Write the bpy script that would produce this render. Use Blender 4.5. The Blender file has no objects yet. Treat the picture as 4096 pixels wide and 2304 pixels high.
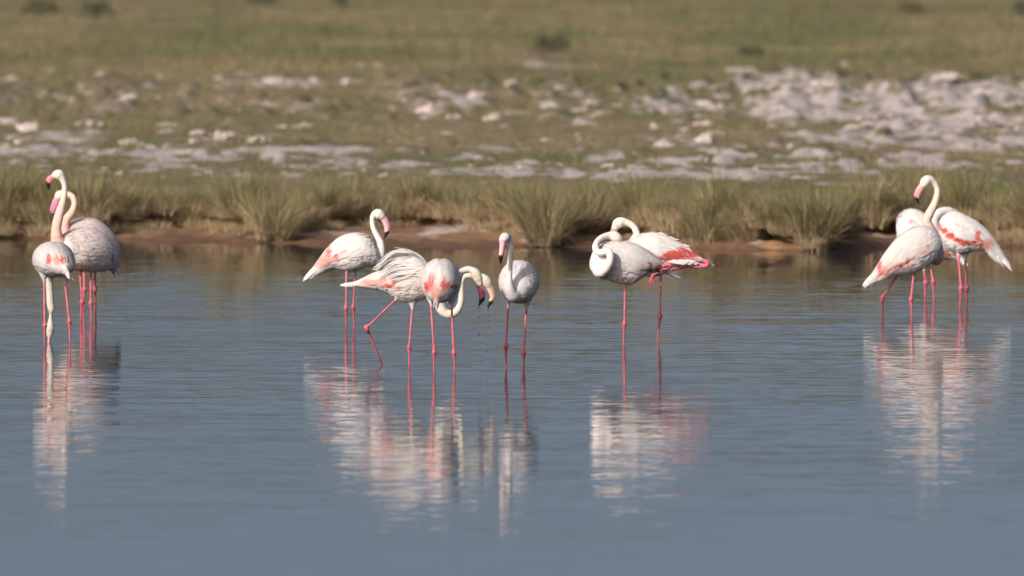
import bpy, math, random
import numpy as np
from mathutils import Vector, kdtree

random.seed(7)
RNG = np.random.default_rng(7)
scene = bpy.context.scene
COL = scene.collection
R = math.radians

# ------------------------------------------------------------------ camera
FOCAL, SENSOR = 400.0, 36.0
FP = 4096 * FOCAL / SENSOR          # focal length in photograph pixels
H = 4.4                             # eye height above the water
YH = -456.0                         # photograph row of the horizon
cam_d = bpy.data.cameras.new('camera')
cam_d.lens = FOCAL
cam_d.sensor_width = SENSOR
cam_d.clip_start = 1.0
cam_d.clip_end = 20000
cam_d.dof.use_dof = True
cam_d.dof.focus_distance = 106.5
cam_d.dof.aperture_fstop = 3.2
cam = bpy.data.objects.new('camera', cam_d)
COL.objects.link(cam)
cam.location = (0, 0, H)
cam.rotation_euler = (R(90) - math.atan((1152 - YH) / FP), 0, 0)
scene.camera = cam

# ------------------------------------------------------------------ sky, sun, exposure
SUN_EL, SUN_AZ = R(27), R(-145)     # azimuth measured from +Y towards +X
world = bpy.data.worlds.new('World')
scene.world = world
world.use_nodes = True
wn = world.node_tree.nodes
sky = wn.new('ShaderNodeTexSky')
sky.sky_type = 'NISHITA'
sky.sun_disc = False
sky.sun_elevation = SUN_EL
sky.sun_rotation = SUN_AZ
sky.air_density = 0.46
sky.dust_density = 3.4
sky.ozone_density = 0.5
world.node_tree.links.new(sky.outputs[0], wn['Background'].inputs[0])
wn['Background'].inputs[1].default_value = 0.122
sl = bpy.data.lights.new('sun', 'SUN')
sl.energy = 3.6
sl.angle = R(0.5)
sl.color = (1.0, 0.95, 0.885)
sun = bpy.data.objects.new('sun', sl)
COL.objects.link(sun)
sdir = Vector((math.sin(SUN_AZ) * math.cos(SUN_EL), math.cos(SUN_AZ) * math.cos(SUN_EL), math.sin(SUN_EL)))
sun.rotation_euler = sdir.to_track_quat('Z', 'Y').to_euler()
sun.location = (-40, -40, 60)
vs = scene.view_settings
vs.view_transform = 'Standard'
vs.look = 'None'
vs.gamma = 1.0
vs.exposure = 0.03
vs.use_curve_mapping = False
scene.render.engine = 'CYCLES'
scene.cycles.use_denoising = True
scene.cycles.max_bounces = 6
scene.cycles.caustics_reflective = False
scene.cycles.caustics_refractive = False


# ------------------------------------------------------------------ helpers
def dist(py, z=0.0):
    return (H - z) * FP / (py - YH)


def ground_at(px, py, z=0.0):
    d = dist(py, z)
    return np.array(((px - 2048) / FP * d, d, z))


def tag(o, label=None, cat=None, group=None, kind=None):
    if label: o['label'] = label
    if cat: o['category'] = cat
    if group: o['group'] = group
    if kind: o['kind'] = kind
    return o


def mesh_from(name, verts, faces, cols=None, smooth=True):
    me = bpy.data.meshes.new(name)
    me.from_pydata([tuple(v) for v in verts] if not isinstance(verts, np.ndarray) else verts.tolist(), [],
                   faces if not isinstance(faces, np.ndarray) else faces.tolist())
    if cols is not None:
        set_cols(me, cols)
    if smooth:
        me.polygons.foreach_set('use_smooth', [True] * len(me.polygons))
    me.update()
    return me


def set_cols(me, cols, name='Col'):
    a = me.attributes.new(name, 'FLOAT_COLOR', 'POINT')
    c = np.ones((len(me.vertices), 4), np.float32)
    c[:, :3] = np.asarray(cols)[:, :3]
    a.data.foreach_set('color', c.ravel())


def link(name, me, mat, parent=None, loc=None):
    o = bpy.data.objects.new(name, me)
    COL.objects.link(o)
    if mat and not me.materials:
        me.materials.append(mat)
    if parent: o.parent = parent
    if loc is not None: o.location = loc
    return o


def hash2(ix, iy, seed):
    n = (ix.astype(np.int64) * 374761393 + iy.astype(np.int64) * 668265263 + seed * 1442695041) & 0xffffffff
    n = ((n ^ (n >> 13)) * 1274126177) & 0xffffffff
    return ((n ^ (n >> 16)) & 0xffff) / 65535.0


def vnoise(x, y, seed=0):
    x = np.asarray(x, float); y = np.asarray(y, float)
    ix = np.floor(x); iy = np.floor(y)
    fx = x - ix; fy = y - iy
    fx = fx * fx * (3 - 2 * fx); fy = fy * fy * (3 - 2 * fy)
    a = hash2(ix, iy, seed); b = hash2(ix + 1, iy, seed)
    c = hash2(ix, iy + 1, seed); d = hash2(ix + 1, iy + 1, seed)
    return (a * (1 - fx) + b * fx) * (1 - fy) + (c * (1 - fx) + d * fx) * fy


def fbm(x, y, seed=0, octv=4):
    v = 0; amp = 0.5; t = 0
    for k in range(octv):
        v = v + amp * vnoise(np.asarray(x) * 2 ** k, np.asarray(y) * 2 ** k, seed + k * 17)
        t += amp; amp *= 0.5
    return v / t


def sstep(a, b, x):
    t = np.clip((np.asarray(x, float) - a) / (b - a), 0, 1)
    return t * t * (3 - 2 * t)


# ------------------------------------------------------------------ materials
def nmat(name):
    m = bpy.data.materials.new(name)
    m.use_nodes = True
    nt = m.node_tree
    return m, nt, nt.nodes['Principled BSDF']


def attr_mat(name, rough=0.7, noise_scale=30.0, noise_amt=0.25, spec=0.3, bump=0.0, bump_scale=60.0, transl=0.0, sheen=0.0):
    m, nt, b = nmat(name)
    N = nt.nodes; L = nt.links
    a = N.new('ShaderNodeAttribute'); a.attribute_name = 'Col'
    tc = N.new('ShaderNodeTexCoord')
    nz = N.new('ShaderNodeTexNoise'); nz.inputs['Scale'].default_value = noise_scale; nz.inputs['Detail'].default_value = 4
    L.new(tc.outputs['Object'], nz.inputs['Vector'])
    mr = N.new('ShaderNodeMapRange')
    mr.inputs['From Min'].default_value = 0.25; mr.inputs['From Max'].default_value = 0.75
    mr.inputs['To Min'].default_value = 1 - noise_amt; mr.inputs['To Max'].default_value = 1 + noise_amt
    L.new(nz.outputs['Fac'], mr.inputs['Value'])
    mx = N.new('ShaderNodeVectorMath'); mx.operation = 'SCALE'
    L.new(a.outputs['Color'], mx.inputs[0]); L.new(mr.outputs['Result'], mx.inputs['Scale'])
    L.new(mx.outputs[0], b.inputs['Base Color'])
    b.inputs['Roughness'].default_value = rough
    b.inputs['Specular IOR Level'].default_value = spec
    if sheen:
        b.inputs['Sheen Weight'].default_value = sheen
    if bump:
        n2 = N.new('ShaderNodeTexNoise'); n2.inputs['Scale'].default_value = bump_scale; n2.inputs['Detail'].default_value = 3
        L.new(tc.outputs['Object'], n2.inputs['Vector'])
        bp = N.new('ShaderNodeBump'); bp.inputs['Strength'].default_value = bump; bp.inputs['Distance'].default_value = 0.01
        L.new(n2.outputs['Fac'], bp.inputs['Height']); L.new(bp.outputs['Normal'], b.inputs['Normal'])
    if transl:
        out = N['Material Output']
        tr = N.new('ShaderNodeBsdfTranslucent'); L.new(mx.outputs[0], tr.inputs['Color'])
        ms = N.new('ShaderNodeMixShader'); ms.inputs[0].default_value = transl
        L.new(b.outputs[0], ms.inputs[1]); L.new(tr.outputs[0], ms.inputs[2]); L.new(ms.outputs[0], out.inputs['Surface'])
    return m


M_BODY = attr_mat('flamingo_skin_and_down', 0.8, 22, 0.07, 0.2, 0.55, 70, 0.0)
M_FEATHER = attr_mat('flamingo_feather', 0.75, 26, 0.08, 0.15, 0.0, 50, 0.25)
M_BILL = attr_mat('flamingo_bill', 0.35, 40, 0.08, 0.5)
M_GRASS = attr_mat('grass_blade', 0.7, 2.0, 0.25, 0.2, 0, 50, 0.22)
M_ROCK = attr_mat('pale_limestone', 0.9, 6, 0.30, 0.15, 0.8, 14)
M_BUSH = attr_mat('bush_leaf', 0.75, 3, 0.3, 0.2, 0, 50, 0.15)

m, nt, b = nmat('flamingo_eye'); M_EYE = m
b.inputs['Base Color'].default_value = (0.62, 0.33, 0.04, 1); b.inputs['Roughness'].default_value = 0.2
m, nt, b = nmat('flamingo_pupil'); M_PUPIL = m
b.inputs['Base Color'].default_value = (0.01, 0.01, 0.01, 1); b.inputs['Roughness'].default_value = 0.1
m, nt, b = nmat('falling_water'); M_DROP = m
b.inputs['Base Color'].default_value = (0.05, 0.06, 0.07, 1); b.inputs['Roughness'].default_value = 0.08


def ground_material():
    m, nt, b = nmat('bank_and_plain_ground')
    N = nt.nodes; L = nt.links
    a = N.new('ShaderNodeAttribute'); a.attribute_name = 'Col'
    s = N.new('ShaderNodeAttribute'); s.attribute_name = 'Salt'
    geo = N.new('ShaderNodeNewGeometry')
    n1 = N.new('ShaderNodeTexNoise'); n1.inputs['Scale'].default_value = 1.6; n1.inputs['Detail'].default_value = 6
    n2 = N.new('ShaderNodeTexNoise'); n2.inputs['Scale'].default_value = 7.0; n2.inputs['Detail'].default_value = 5
    L.new(geo.outputs['Position'], n1.inputs['Vector']); L.new(geo.outputs['Position'], n2.inputs['Vector'])
    # break the edge of the pale crust with noise
    ad = N.new('ShaderNodeMath'); ad.operation = 'ADD'
    L.new(s.outputs['Fac'], ad.inputs[0])
    sub = N.new('ShaderNodeMapRange'); sub.inputs['From Min'].default_value = 0.3; sub.inputs['From Max'].default_value = 0.7
    sub.inputs['To Min'].default_value = -0.35; sub.inputs['To Max'].default_value = 0.35
    L.new(n1.outputs['Fac'], sub.inputs['Value']); L.new(sub.outputs['Result'], ad.inputs[1])
    st = N.new('ShaderNodeMapRange'); st.interpolation_type = 'SMOOTHSTEP'
    st.inputs['From Min'].default_value = 0.4; st.inputs['From Max'].default_value = 0.7
    L.new(ad.outputs[0], st.inputs['Value'])
    mr = N.new('ShaderNodeMapRange'); mr.inputs['From Min'].default_value = 0.25; mr.inputs['From Max'].default_value = 0.75
    mr.inputs['To Min'].default_value = 0.65; mr.inputs['To Max'].default_value = 1.3
    L.new(n2.outputs['Fac'], mr.inputs['Value'])
    mx = N.new('ShaderNodeMix'); mx.data_type = 'RGBA'
    L.new(st.outputs['Result'], mx.inputs['Factor']); L.new(a.outputs['Color'], mx.inputs[6])
    mx.inputs[7].default_value = (0.51, 0.43, 0.40, 1)
    sc_ = N.new('ShaderNodeVectorMath'); sc_.operation = 'SCALE'
    L.new(mx.outputs[2], sc_.inputs[0]); L.new(mr.outputs['Result'], sc_.inputs['Scale'])
    L.new(sc_.outputs[0], b.inputs['Base Color'])
    b.inputs['Roughness'].default_value = 0.9
    b.inputs['Specular IOR Level'].default_value = 0.15
    bp = N.new('ShaderNodeBump'); bp.inputs['Strength'].default_value = 0.5; bp.inputs['Distance'].default_value = 0.03
    L.new(n2.outputs['Fac'], bp.inputs['Height']); L.new(bp.outputs['Normal'], b.inputs['Normal'])
    return m


def water_material():
    m, nt, b = nmat('calm_shallow_water')
    N = nt.nodes; L = nt.links
    geo = N.new('ShaderNodeNewGeometry')
    sep = N.new('ShaderNodeSeparateXYZ'); L.new(geo.outputs['Position'], sep.inputs[0])

    def slope(scale, sx, sy, detail, amp):
        mp = N.new('ShaderNodeMapping'); mp.inputs['Scale'].default_value = (sx, sy, 1)
        L.new(geo.outputs['Position'], mp.inputs['Vector'])
        nz = N.new('ShaderNodeTexNoise'); nz.inputs['Scale'].default_value = scale; nz.inputs['Detail'].default_value = detail
        L.new(mp.outputs[0], nz.inputs['Vector'])
        su = N.new('ShaderNodeVectorMath'); su.operation = 'SUBTRACT'; su.inputs[1].default_value = (0.5, 0.5, 0.5)
        L.new(nz.outputs['Color'], su.inputs[0])
        mu = N.new('ShaderNodeVectorMath'); mu.operation = 'MULTIPLY'; mu.inputs[1].default_value = (amp * 0.8, amp, 0)
        L.new(su.outputs[0], mu.inputs[0])
        return mu

    big = slope(1.0, 0.35, 1.5, 1, 0.013)
    mid = slope(3.6, 0.24, 1.6, 2, 0.042)
    fine = slope(14, 0.35, 1.2, 2, 0.078)
    a1 = N.new('ShaderNodeVectorMath'); L.new(big.outputs[0], a1.inputs[0]); L.new(mid.outputs[0], a1.inputs[1])
    a2 = N.new('ShaderNodeVectorMath'); L.new(a1.outputs[0], a2.inputs[0]); L.new(fine.outputs[0], a2.inputs[1])
    # the water is glassy close by, ruffled where the birds stir it, calmer again along the bank
    ramp = N.new('ShaderNodeValToRGB')
    mr = N.new('ShaderNodeMapRange'); mr.inputs['From Min'].default_value = 70; mr.inputs['From Max'].default_value = 142
    L.new(sep.outputs['Y'], mr.inputs['Value']); L.new(mr.outputs['Result'], ramp.inputs['Fac'])
    e = ramp.color_ramp.elements
    e[0].position = 0.0; e[0].color = (0.22,) * 3 + (1,)
    e[1].position = 1.0; e[1].color = (0.35,) * 3 + (1,)
    for p, v in ((0.08, 0.36), (0.2, 0.66), (0.33, 0.85), (0.42, 1.0), (0.56, 1.0), (0.7, 0.85), (0.85, 0.6)):
        q = e.new(p); q.color = (v,) * 3 + (1,)
    pz = N.new('ShaderNodeTexNoise'); pz.inputs['Scale'].default_value = 0.16; pz.inputs['Detail'].default_value = 2
    L.new(geo.outputs['Position'], pz.inputs['Vector'])
    pm = N.new('ShaderNodeMapRange'); pm.inputs['From Min'].default_value = 0.3; pm.inputs['From Max'].default_value = 0.7
    pm.inputs['To Min'].default_value = 0.6; pm.inputs['To Max'].default_value = 1.35
    L.new(pz.outputs['Fac'], pm.inputs['Value'])
    am = N.new('ShaderNodeMath'); am.operation = 'MULTIPLY'
    L.new(ramp.outputs['Color'], am.inputs[0]); L.new(pm.outputs['Result'], am.inputs[1])
    # stirred patches round the feeding birds
    for (cx, cy, rx, ry, gain) in STIRRED:
        mp = N.new('ShaderNodeMapping'); mp.vector_type = 'TEXTURE'
        mp.inputs['Location'].default_value = (cx, cy, 0); mp.inputs['Scale'].default_value = (rx, ry, 1)
        L.new(geo.outputs['Position'], mp.inputs['Vector'])
        ln = N.new('ShaderNodeVectorMath'); ln.operation = 'LENGTH'; L.new(mp.outputs[0], ln.inputs[0])
        fo = N.new('ShaderNodeMapRange'); fo.interpolation_type = 'SMOOTHSTEP'
        fo.inputs['From Min'].default_value = 1.0; fo.inputs['From Max'].default_value = 0.0
        fo.inputs['To Min'].default_value = 0.0; fo.inputs['To Max'].default_value = gain
        L.new(ln.outputs['Value'], fo.inputs['Value'])
        a_ = N.new('ShaderNodeMath'); a_.operation = 'ADD'
        L.new(am.outputs[0], a_.inputs[0]); L.new(fo.outputs['Result'], a_.inputs[1]); am = a_
    sc_ = N.new('ShaderNodeVectorMath'); sc_.operation = 'SCALE'
    L.new(a2.outputs[0], sc_.inputs[0]); L.new(am.outputs[0], sc_.inputs['Scale'])
    ad = N.new('ShaderNodeVectorMath'); ad.inputs[1].default_value = (0, 0, 1)
    L.new(sc_.outputs[0], ad.inputs[0])
    nn = N.new('ShaderNodeVectorMath'); nn.operation = 'NORMALIZE'; L.new(ad.outputs[0], nn.inputs[0])
    L.new(nn.outputs[0], b.inputs['Normal'])
    b.inputs['Base Color'].default_value = (0.035, 0.04, 0.045, 1)
    b.inputs['Roughness'].default_value = 0.03
    b.inputs['IOR'].default_value = 1.333
    return m


STIRRED = [(-.35, 103.4, 2.2, 1.6, 1.6), (-4.85, 109.2, 1.2, .8, 1.5), (1.3, 107.5, 1.6, 1.5, .8), (4.1, 113.0, 1.8, 2.5, .6), (-1.6, 106.5, 1.6, 1.8, .8)]
M_GROUND = ground_material()
M_WATER = water_material()

# ------------------------------------------------------------------ the setting: water, bank and plain
LAND = 0.30
wv = [(-4000, -3000, 0), (4000, -3000, 0), (4000, 170, 0), (-4000, 170, 0)]
water = link('water', mesh_from('water', wv, [(0, 1, 2, 3)], smooth=False), M_WATER)
tag(water, 'calm blue-grey shallow water with fine ripples around the birds', 'water', kind='structure')

SHORE_PX = [(-900, 955), (0, 950), (300, 955), (600, 962), (1100, 972), (1350, 985), (2000, 995), (2150, 988), (2700, 990), (3200, 1004), (3600, 988), (4096, 990), (5000, 990)]
BANK_PX = [(-900, 930), (0, 934), (300, 938), (500, 922), (800, 915), (1100, 948), (1350, 915), (1700, 913), (2000, 928), (2150, 968), (2400, 938), (2600, 950), (2720, 978), (2900, 962), (3200, 992), (3450, 948), (3700, 930), (4096, 962), (5000, 950)]
_sx = np.array([ground_at(p, q)[0] for p, q in SHORE_PX]); _sy = np.array([ground_at(p, q)[1] for p, q in SHORE_PX])
_bx = np.array([ground_at(p, q, .06)[0] for p, q in BANK_PX]); _by = np.array([ground_at(p, q, .06)[1] for p, q in BANK_PX])


def shore_y(x):
    return np.interp(x, _sx, _sy) + 0.35 * (fbm(x * 0.8, x * 0 + 3.3, 5) - 0.5)


def bank_y(x):
    return np.maximum(np.interp(x, _bx, _by) + 1.0 * (fbm(x * 1.3, x * 0 + 8.1, 9) - 0.5), shore_y(x) + 0.35)


def to_px(x, y, z=LAND):
    return 2048 + FP * x / y, YH + FP * (H - z) / y


def salt_map(px, py):
    """Share of bare pale crust; the bands and patches lie where the plain has them."""
    px = np.asarray(px, float); py = np.asarray(py, float)
    v = np.zeros(np.broadcast(px, py).shape)

    def blob(cx, cy, rx, ry, a=1.0):
        d = ((px - cx) / rx) ** 2 + ((py - cy) / ry) ** 2
        return a * np.exp(-d * 1.2)
    for args in ((120, 605, 420, 26, 1.1), (700, 612, 600, 22, 1.2), (1200, 605, 380, 34, 1.05), (250, 545, 300, 40, .55), (900, 560, 260, 25, .5),
                 (800, 675, 300, 16, .55), (1100, 700, 420, 18, .6), (1500, 665, 420, 16, .6),
                 (2000, 685, 420, 24, .95), (2500, 700, 380, 28, .9), (2900, 700, 420, 34, 1.0), (3350, 680, 240, 18, .6), (3500, 735, 320, 10, .8), (4000, 735, 160, 10, .6),
                 (3150, 330, 420, 40, .8), (3500, 400, 640, 50, .95), (3900, 370, 420, 70, .9), (3300, 460, 420, 40, .9), (3800, 480, 480, 60, 1.0), (3500, 550, 520, 36, .85), (3950, 560, 420, 40, .9), (2800, 420, 240, 30, .6),
                 (3050, 280, 260, 20, .7), (2180, 262, 130, 14, .9), (1150, 335, 260, 16, .9), (900, 345, 160, 14, .5), (1550, 270, 160, 12, .5), (2700, 560, 200, 34, .6),
                 (1000, 415, 200, 14, .5), (500, 410, 260, 18, .45), (2300, 470, 220, 22, .5), (1750, 440, 160, 22, .6), (1900, 380, 260, 18, .5), (2300, 400, 160, 18, .5)):
        v = np.maximum(v, blob(*args))
    n = fbm(px / 62, py / 12, 31, 5)
    v = np.clip(v * (2.6 * n - .38), 0, 1)
    # broken crust patches strewn between the grass
    m = fbm(px / 85, py / 13, 131, 5)
    reg = np.exp(-((py - 390) / 110) ** 2) * .8 + np.exp(-((py - 640) / 80) ** 2) * 1.0
    reg = reg * (.75 + .35 * sstep(2300, 3000, px))
    return np.maximum(v, sstep(.49, .62, m) * reg)


def crust(x, y):
    """Low broken mounds where the pale crust lies bare."""
    p, q = to_px(x, y)
    s_ = salt_map(p, q)
    n = fbm(x * 1.5, y * .55, 61, 4)
    return s_ * (.05 * sstep(170, 200, y) + .42 * np.clip(n - .40, 0, 1) * 2 * (.3 * sstep(150, 158, y) + .7 * sstep(165, 215, y)) + .03 * n)


TANW = np.array((0.42, 0.31, 0.19))


def build_ground():
    xs = list(np.arange(-9.6, 9.61, 0.06))
    o = 9.6; st = 0.12
    while o < 320:
        st *= 1.25; o += st; xs.append(o); xs.insert(0, -o)
    xs = np.array(xs)
    ys = shore_y(xs); yb = bank_y(xs)
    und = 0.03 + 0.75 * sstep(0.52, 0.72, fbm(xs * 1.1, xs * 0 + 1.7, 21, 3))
    w = yb - ys
    jit = lambda k, a: a * (fbm(xs * 3.1, xs * 0 + k * 3.7, 40 + k) - 0.5)
    bump = lambda f: (fbm(xs * 2.6, (ys + f * w) * 1.1, 141, 4) - .42) * .16 * math.sin(math.pi * min(f * 1.15, 1) ** .7) + .05 * (vnoise(xs * 9, (ys + f * w) * 4, 143) - .4) * min(f * 2, 1)
    beach = [(ys + f * w, np.maximum(.008 + .085 * f + bump(f), .004 + .02 * f)) for f in np.linspace(.08, .95, 22)]
    NB = len(beach)
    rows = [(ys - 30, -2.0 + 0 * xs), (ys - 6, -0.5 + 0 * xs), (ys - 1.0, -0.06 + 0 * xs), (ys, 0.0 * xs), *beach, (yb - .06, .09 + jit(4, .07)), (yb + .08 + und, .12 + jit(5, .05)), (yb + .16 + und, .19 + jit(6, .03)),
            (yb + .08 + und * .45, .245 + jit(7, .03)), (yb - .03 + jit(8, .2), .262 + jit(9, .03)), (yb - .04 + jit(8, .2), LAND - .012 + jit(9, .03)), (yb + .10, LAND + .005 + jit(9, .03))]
    V = [np.stack([xs, r[0], r[1]], 1) for r in rows]
    bankrows = len(rows)
    y = 0.45; off = [y]
    while y < 330:
        y += 0.30 + y * 0.0042; off.append(y)
    while y < 9000:
        y *= 1.22; off.append(y)
    for k, f in enumerate(off):
        yy = yb + f
        yy = yy * (1 - sstep(10, 30, f)) + (146 + f) * sstep(10, 30, f) if f > 10 else yy
        kx = np.maximum(1, np.mean(yy) / 152)
        x = xs * kx
        z = LAND + 0.10 * (fbm(x * .45, yy * .16, 3, 4) - .5) * sstep(0, 6, f) + 0.03 * (fbm(x * 2.3, yy * .8, 6, 3) - .5)
        z = z + 0.25 * (fbm(x * .05, yy * .02, 13, 3) - .5) * sstep(20, 120, f) + crust(x, yy)
        V.append(np.stack([x, yy, z], 1))
    n = len(xs); nr = len(V)
    P = np.concatenate(V)
    idx = np.arange(nr * n).reshape(nr, n)
    faces = np.stack([idx[:-1, :-1], idx[:-1, 1:], idx[1:, 1:], idx[1:, :-1]], -1).reshape(-1, 4)
    px, py = to_px(P[:, 0], np.maximum(P[:, 1], 20), P[:, 2])
    salt = salt_map(px, py)
    g = fbm(P[:, 0] * .25, P[:, 1] * .06, 51, 4)[:, None]
    earth = np.array((0.22, 0.17, 0.096)); green = np.array((0.155, 0.145, 0.066))
    col = earth * (1 - sstep(.35, .65, g)) + green * sstep(.35, .65, g)
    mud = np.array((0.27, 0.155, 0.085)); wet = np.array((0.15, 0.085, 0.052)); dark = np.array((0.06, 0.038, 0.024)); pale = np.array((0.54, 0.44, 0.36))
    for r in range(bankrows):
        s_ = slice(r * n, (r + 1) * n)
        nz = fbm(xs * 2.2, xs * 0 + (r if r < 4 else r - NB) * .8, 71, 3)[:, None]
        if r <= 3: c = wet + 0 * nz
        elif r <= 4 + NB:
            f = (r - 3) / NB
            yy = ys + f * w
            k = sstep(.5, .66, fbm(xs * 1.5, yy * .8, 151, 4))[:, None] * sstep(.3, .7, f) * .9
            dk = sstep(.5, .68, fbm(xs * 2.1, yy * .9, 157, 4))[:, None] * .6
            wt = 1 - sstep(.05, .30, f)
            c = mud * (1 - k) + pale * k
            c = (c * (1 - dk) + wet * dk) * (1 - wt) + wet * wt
        elif r <= 7 + NB: hol_shade = sstep(.3, .5, und)[:, None]; c = dark * hol_shade + (mud * .55 + TANW * .35) * (1 - hol_shade) * (.6 + .8 * nz)  # deep hollows: dark wet earth, with their shade painted into the colour
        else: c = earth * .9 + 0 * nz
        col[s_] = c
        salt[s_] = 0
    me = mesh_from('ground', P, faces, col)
    a = me.attributes.new('Salt', 'FLOAT', 'POINT')
    a.data.foreach_set('value', salt.astype(np.float32))
    return me


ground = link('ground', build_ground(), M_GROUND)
tag(ground, 'sandy undercut bank and dry grassy plain with pale salt crust', 'ground', kind='structure')


def land_z(x, y):
    """Height of the plain near (x, y), found on the built sheet by formula."""
    f = np.maximum(y - bank_y(np.asarray(x, float)), 0)
    z = LAND + 0.10 * (fbm(x * .45, y * .16, 3, 4) - .5) * sstep(0, 6, f) + 0.03 * (fbm(x * 2.3, y * .8, 6, 3) - .5)
    return z + 0.25 * (fbm(x * .05, y * .02, 13, 3) - .5) * sstep(20, 120, f) + crust(x, y)


# ------------------------------------------------------------------ grass blades
def blades(roots, lens, widths, dirs, lean, bend, c0, c1, cm=None, seg=3, rng=RNG):
    """Tapered arching blades as one vertex/face block. dirs = azimuth of lean."""
    n = len(roots)
    t = np.linspace(0, 1, seg + 1)
    out = np.stack([np.cos(dirs), np.sin(dirs), np.zeros(n)], 1)
    wa = dirs + math.pi / 2 + rng.normal(0, .9, n)
    wv_ = np.stack([np.cos(wa), np.sin(wa), np.zeros(n)], 1)
    V = np.zeros((n, seg * 2 + 1, 3)); C = np.zeros((n, seg * 2 + 1, 3))
    for k, tt in enumerate(t):
        hor = lens * (lean * tt + bend * tt ** 2.2)
        ver = lens * (tt - 0.35 * (lean + bend) ** 2 * tt ** 2)
        p = roots + out * hor[:, None] + np.array([0, 0, 1]) * ver[:, None]
        c = c0 * (1 - tt) + c1 * tt if cm is None else (c0 * (1 - tt * 2) + cm * tt * 2 if tt < .5 else cm * (2 - 2 * tt) + c1 * (2 * tt - 1))
        if k < seg:
            w = widths * (1 - .75 * tt ** 1.5)
            V[:, 2 * k] = p - wv_ * w[:, None] * .5; V[:, 2 * k + 1] = p + wv_ * w[:, None] * .5
            C[:, 2 * k] = c; C[:, 2 * k + 1] = c
        else:
            V[:, 2 * k] = p; C[:, 2 * k] = c
    base = (np.arange(n) * (seg * 2 + 1))[:, None]
    F = []
    for k in range(seg - 1):
        F.append(np.stack([base[:, 0] + 2 * k, base[:, 0] + 2 * k + 1, base[:, 0] + 2 * k + 3, base[:, 0] + 2 * k + 2], 1))
    tri = np.stack([base[:, 0] + 2 * seg - 2, base[:, 0] + 2 * seg - 1, base[:, 0] + 2 * seg], 1)
    return V.reshape(-1, 3), C.reshape(-1, 3), np.concatenate(F) if F else np.zeros((0, 4), int), tri


def blade_mesh(name, parts):
    vs_, cs_, fs_ = [], [], []
    o = 0
    for V, C, Q, T in parts:
        vs_.append(V); cs_.append(C)
        fs_ += (Q + o).tolist() + (T + o).tolist()
        o += len(V)
    return mesh_from(name, np.concatenate(vs_), fs_, np.concatenate(cs_), smooth=False)


TAN = np.array((0.47, 0.36, 0.225)); STRAW = np.array((0.35, 0.275, 0.145)); GREEN = np.array((0.125, 0.155, 0.052)); OLIVE = np.array((0.18, 0.17, 0.072)); BROWN = np.array((0.20, 0.13, 0.085))


def tussock_mesh(seed, n=620, hgt=0.62, green=0.7, spread=0.20):
    rng = np.random.default_rng(seed)
    a = rng.uniform(0, 2 * math.pi, n); r = spread * np.sqrt(rng.uniform(0, 1, n))
    roots = np.stack([r * np.cos(a), r * np.sin(a), rng.uniform(-.04, .02, n)], 1)
    dirs = a + rng.normal(0, .7, n) + .5 * math.sin(seed)
    lens = hgt * rng.uniform(.45, 1.1, n)
    lean = rng.uniform(.02, .38, n) + .5 * r; bend = np.where(rng.uniform(0, 1, n) < .25, rng.uniform(.4, 1.0, n), rng.uniform(.0, .38, n))
    isg = (rng.uniform(0, 1, n) < green)[:, None]
    j = rng.uniform(.75, 1.3, (n, 1))
    tipg = np.where(rng.uniform(0, 1, (n, 1)) < .78, GREEN, OLIVE)
    c0 = np.where(isg, TAN * .8, TAN) * j; cm = np.where(isg, GREEN * .35 + STRAW * .6, TAN) * j; c1 = np.where(isg, tipg, STRAW) * j
    P = [blades(roots, lens, rng.uniform(.006, .011, n), dirs, lean, bend, c0, c1, cm, 4, rng)]
    # dead blades bent out and down over the bank
    k = n // 4
    a = rng.uniform(0, 2 * math.pi, k)
    roots = np.stack([spread * .8 * np.cos(a), spread * .8 * np.sin(a), np.zeros(k)], 1)
    P.append(blades(roots, rng.uniform(.18, .38, k), rng.uniform(.006, .011, k), a + rng.normal(0, .4, k), rng.uniform(.5, .95, k), rng.uniform(.3, .9, k),
                    np.tile(TAN * .9, (k, 1)), np.tile(TAN, (k, 1)) * rng.uniform(.7, 1.25, (k, 1)), None, 4, rng))
    # a few taller flowering stalks
    k = 14
    a = rng.uniform(0, 2 * math.pi, k)
    roots = np.stack([.1 * np.cos(a), .1 * np.sin(a), np.zeros(k)], 1)
    P.append(blades(roots, hgt * rng.uniform(1.05, 1.75, k), np.full(k, .006), a, rng.uniform(.05, .3, k), rng.uniform(0, .2, k),
                    np.tile(STRAW, (k, 1)), np.tile(BROWN, (k, 1)), None, 4, rng))
    return blade_mesh('tussock', P)


TUSS = [tussock_mesh(100 + i, 640, (.50, .58, .66, .72)[i % 4], (.55, .75, .65, .85)[i % 4], (.16, .2, .24)[i % 3]) for i in range(12)]
LOW = [tussock_mesh(200 + i, 420, (.30, .36, .42)[i % 3], .8, .26) for i in range(6)]

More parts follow.
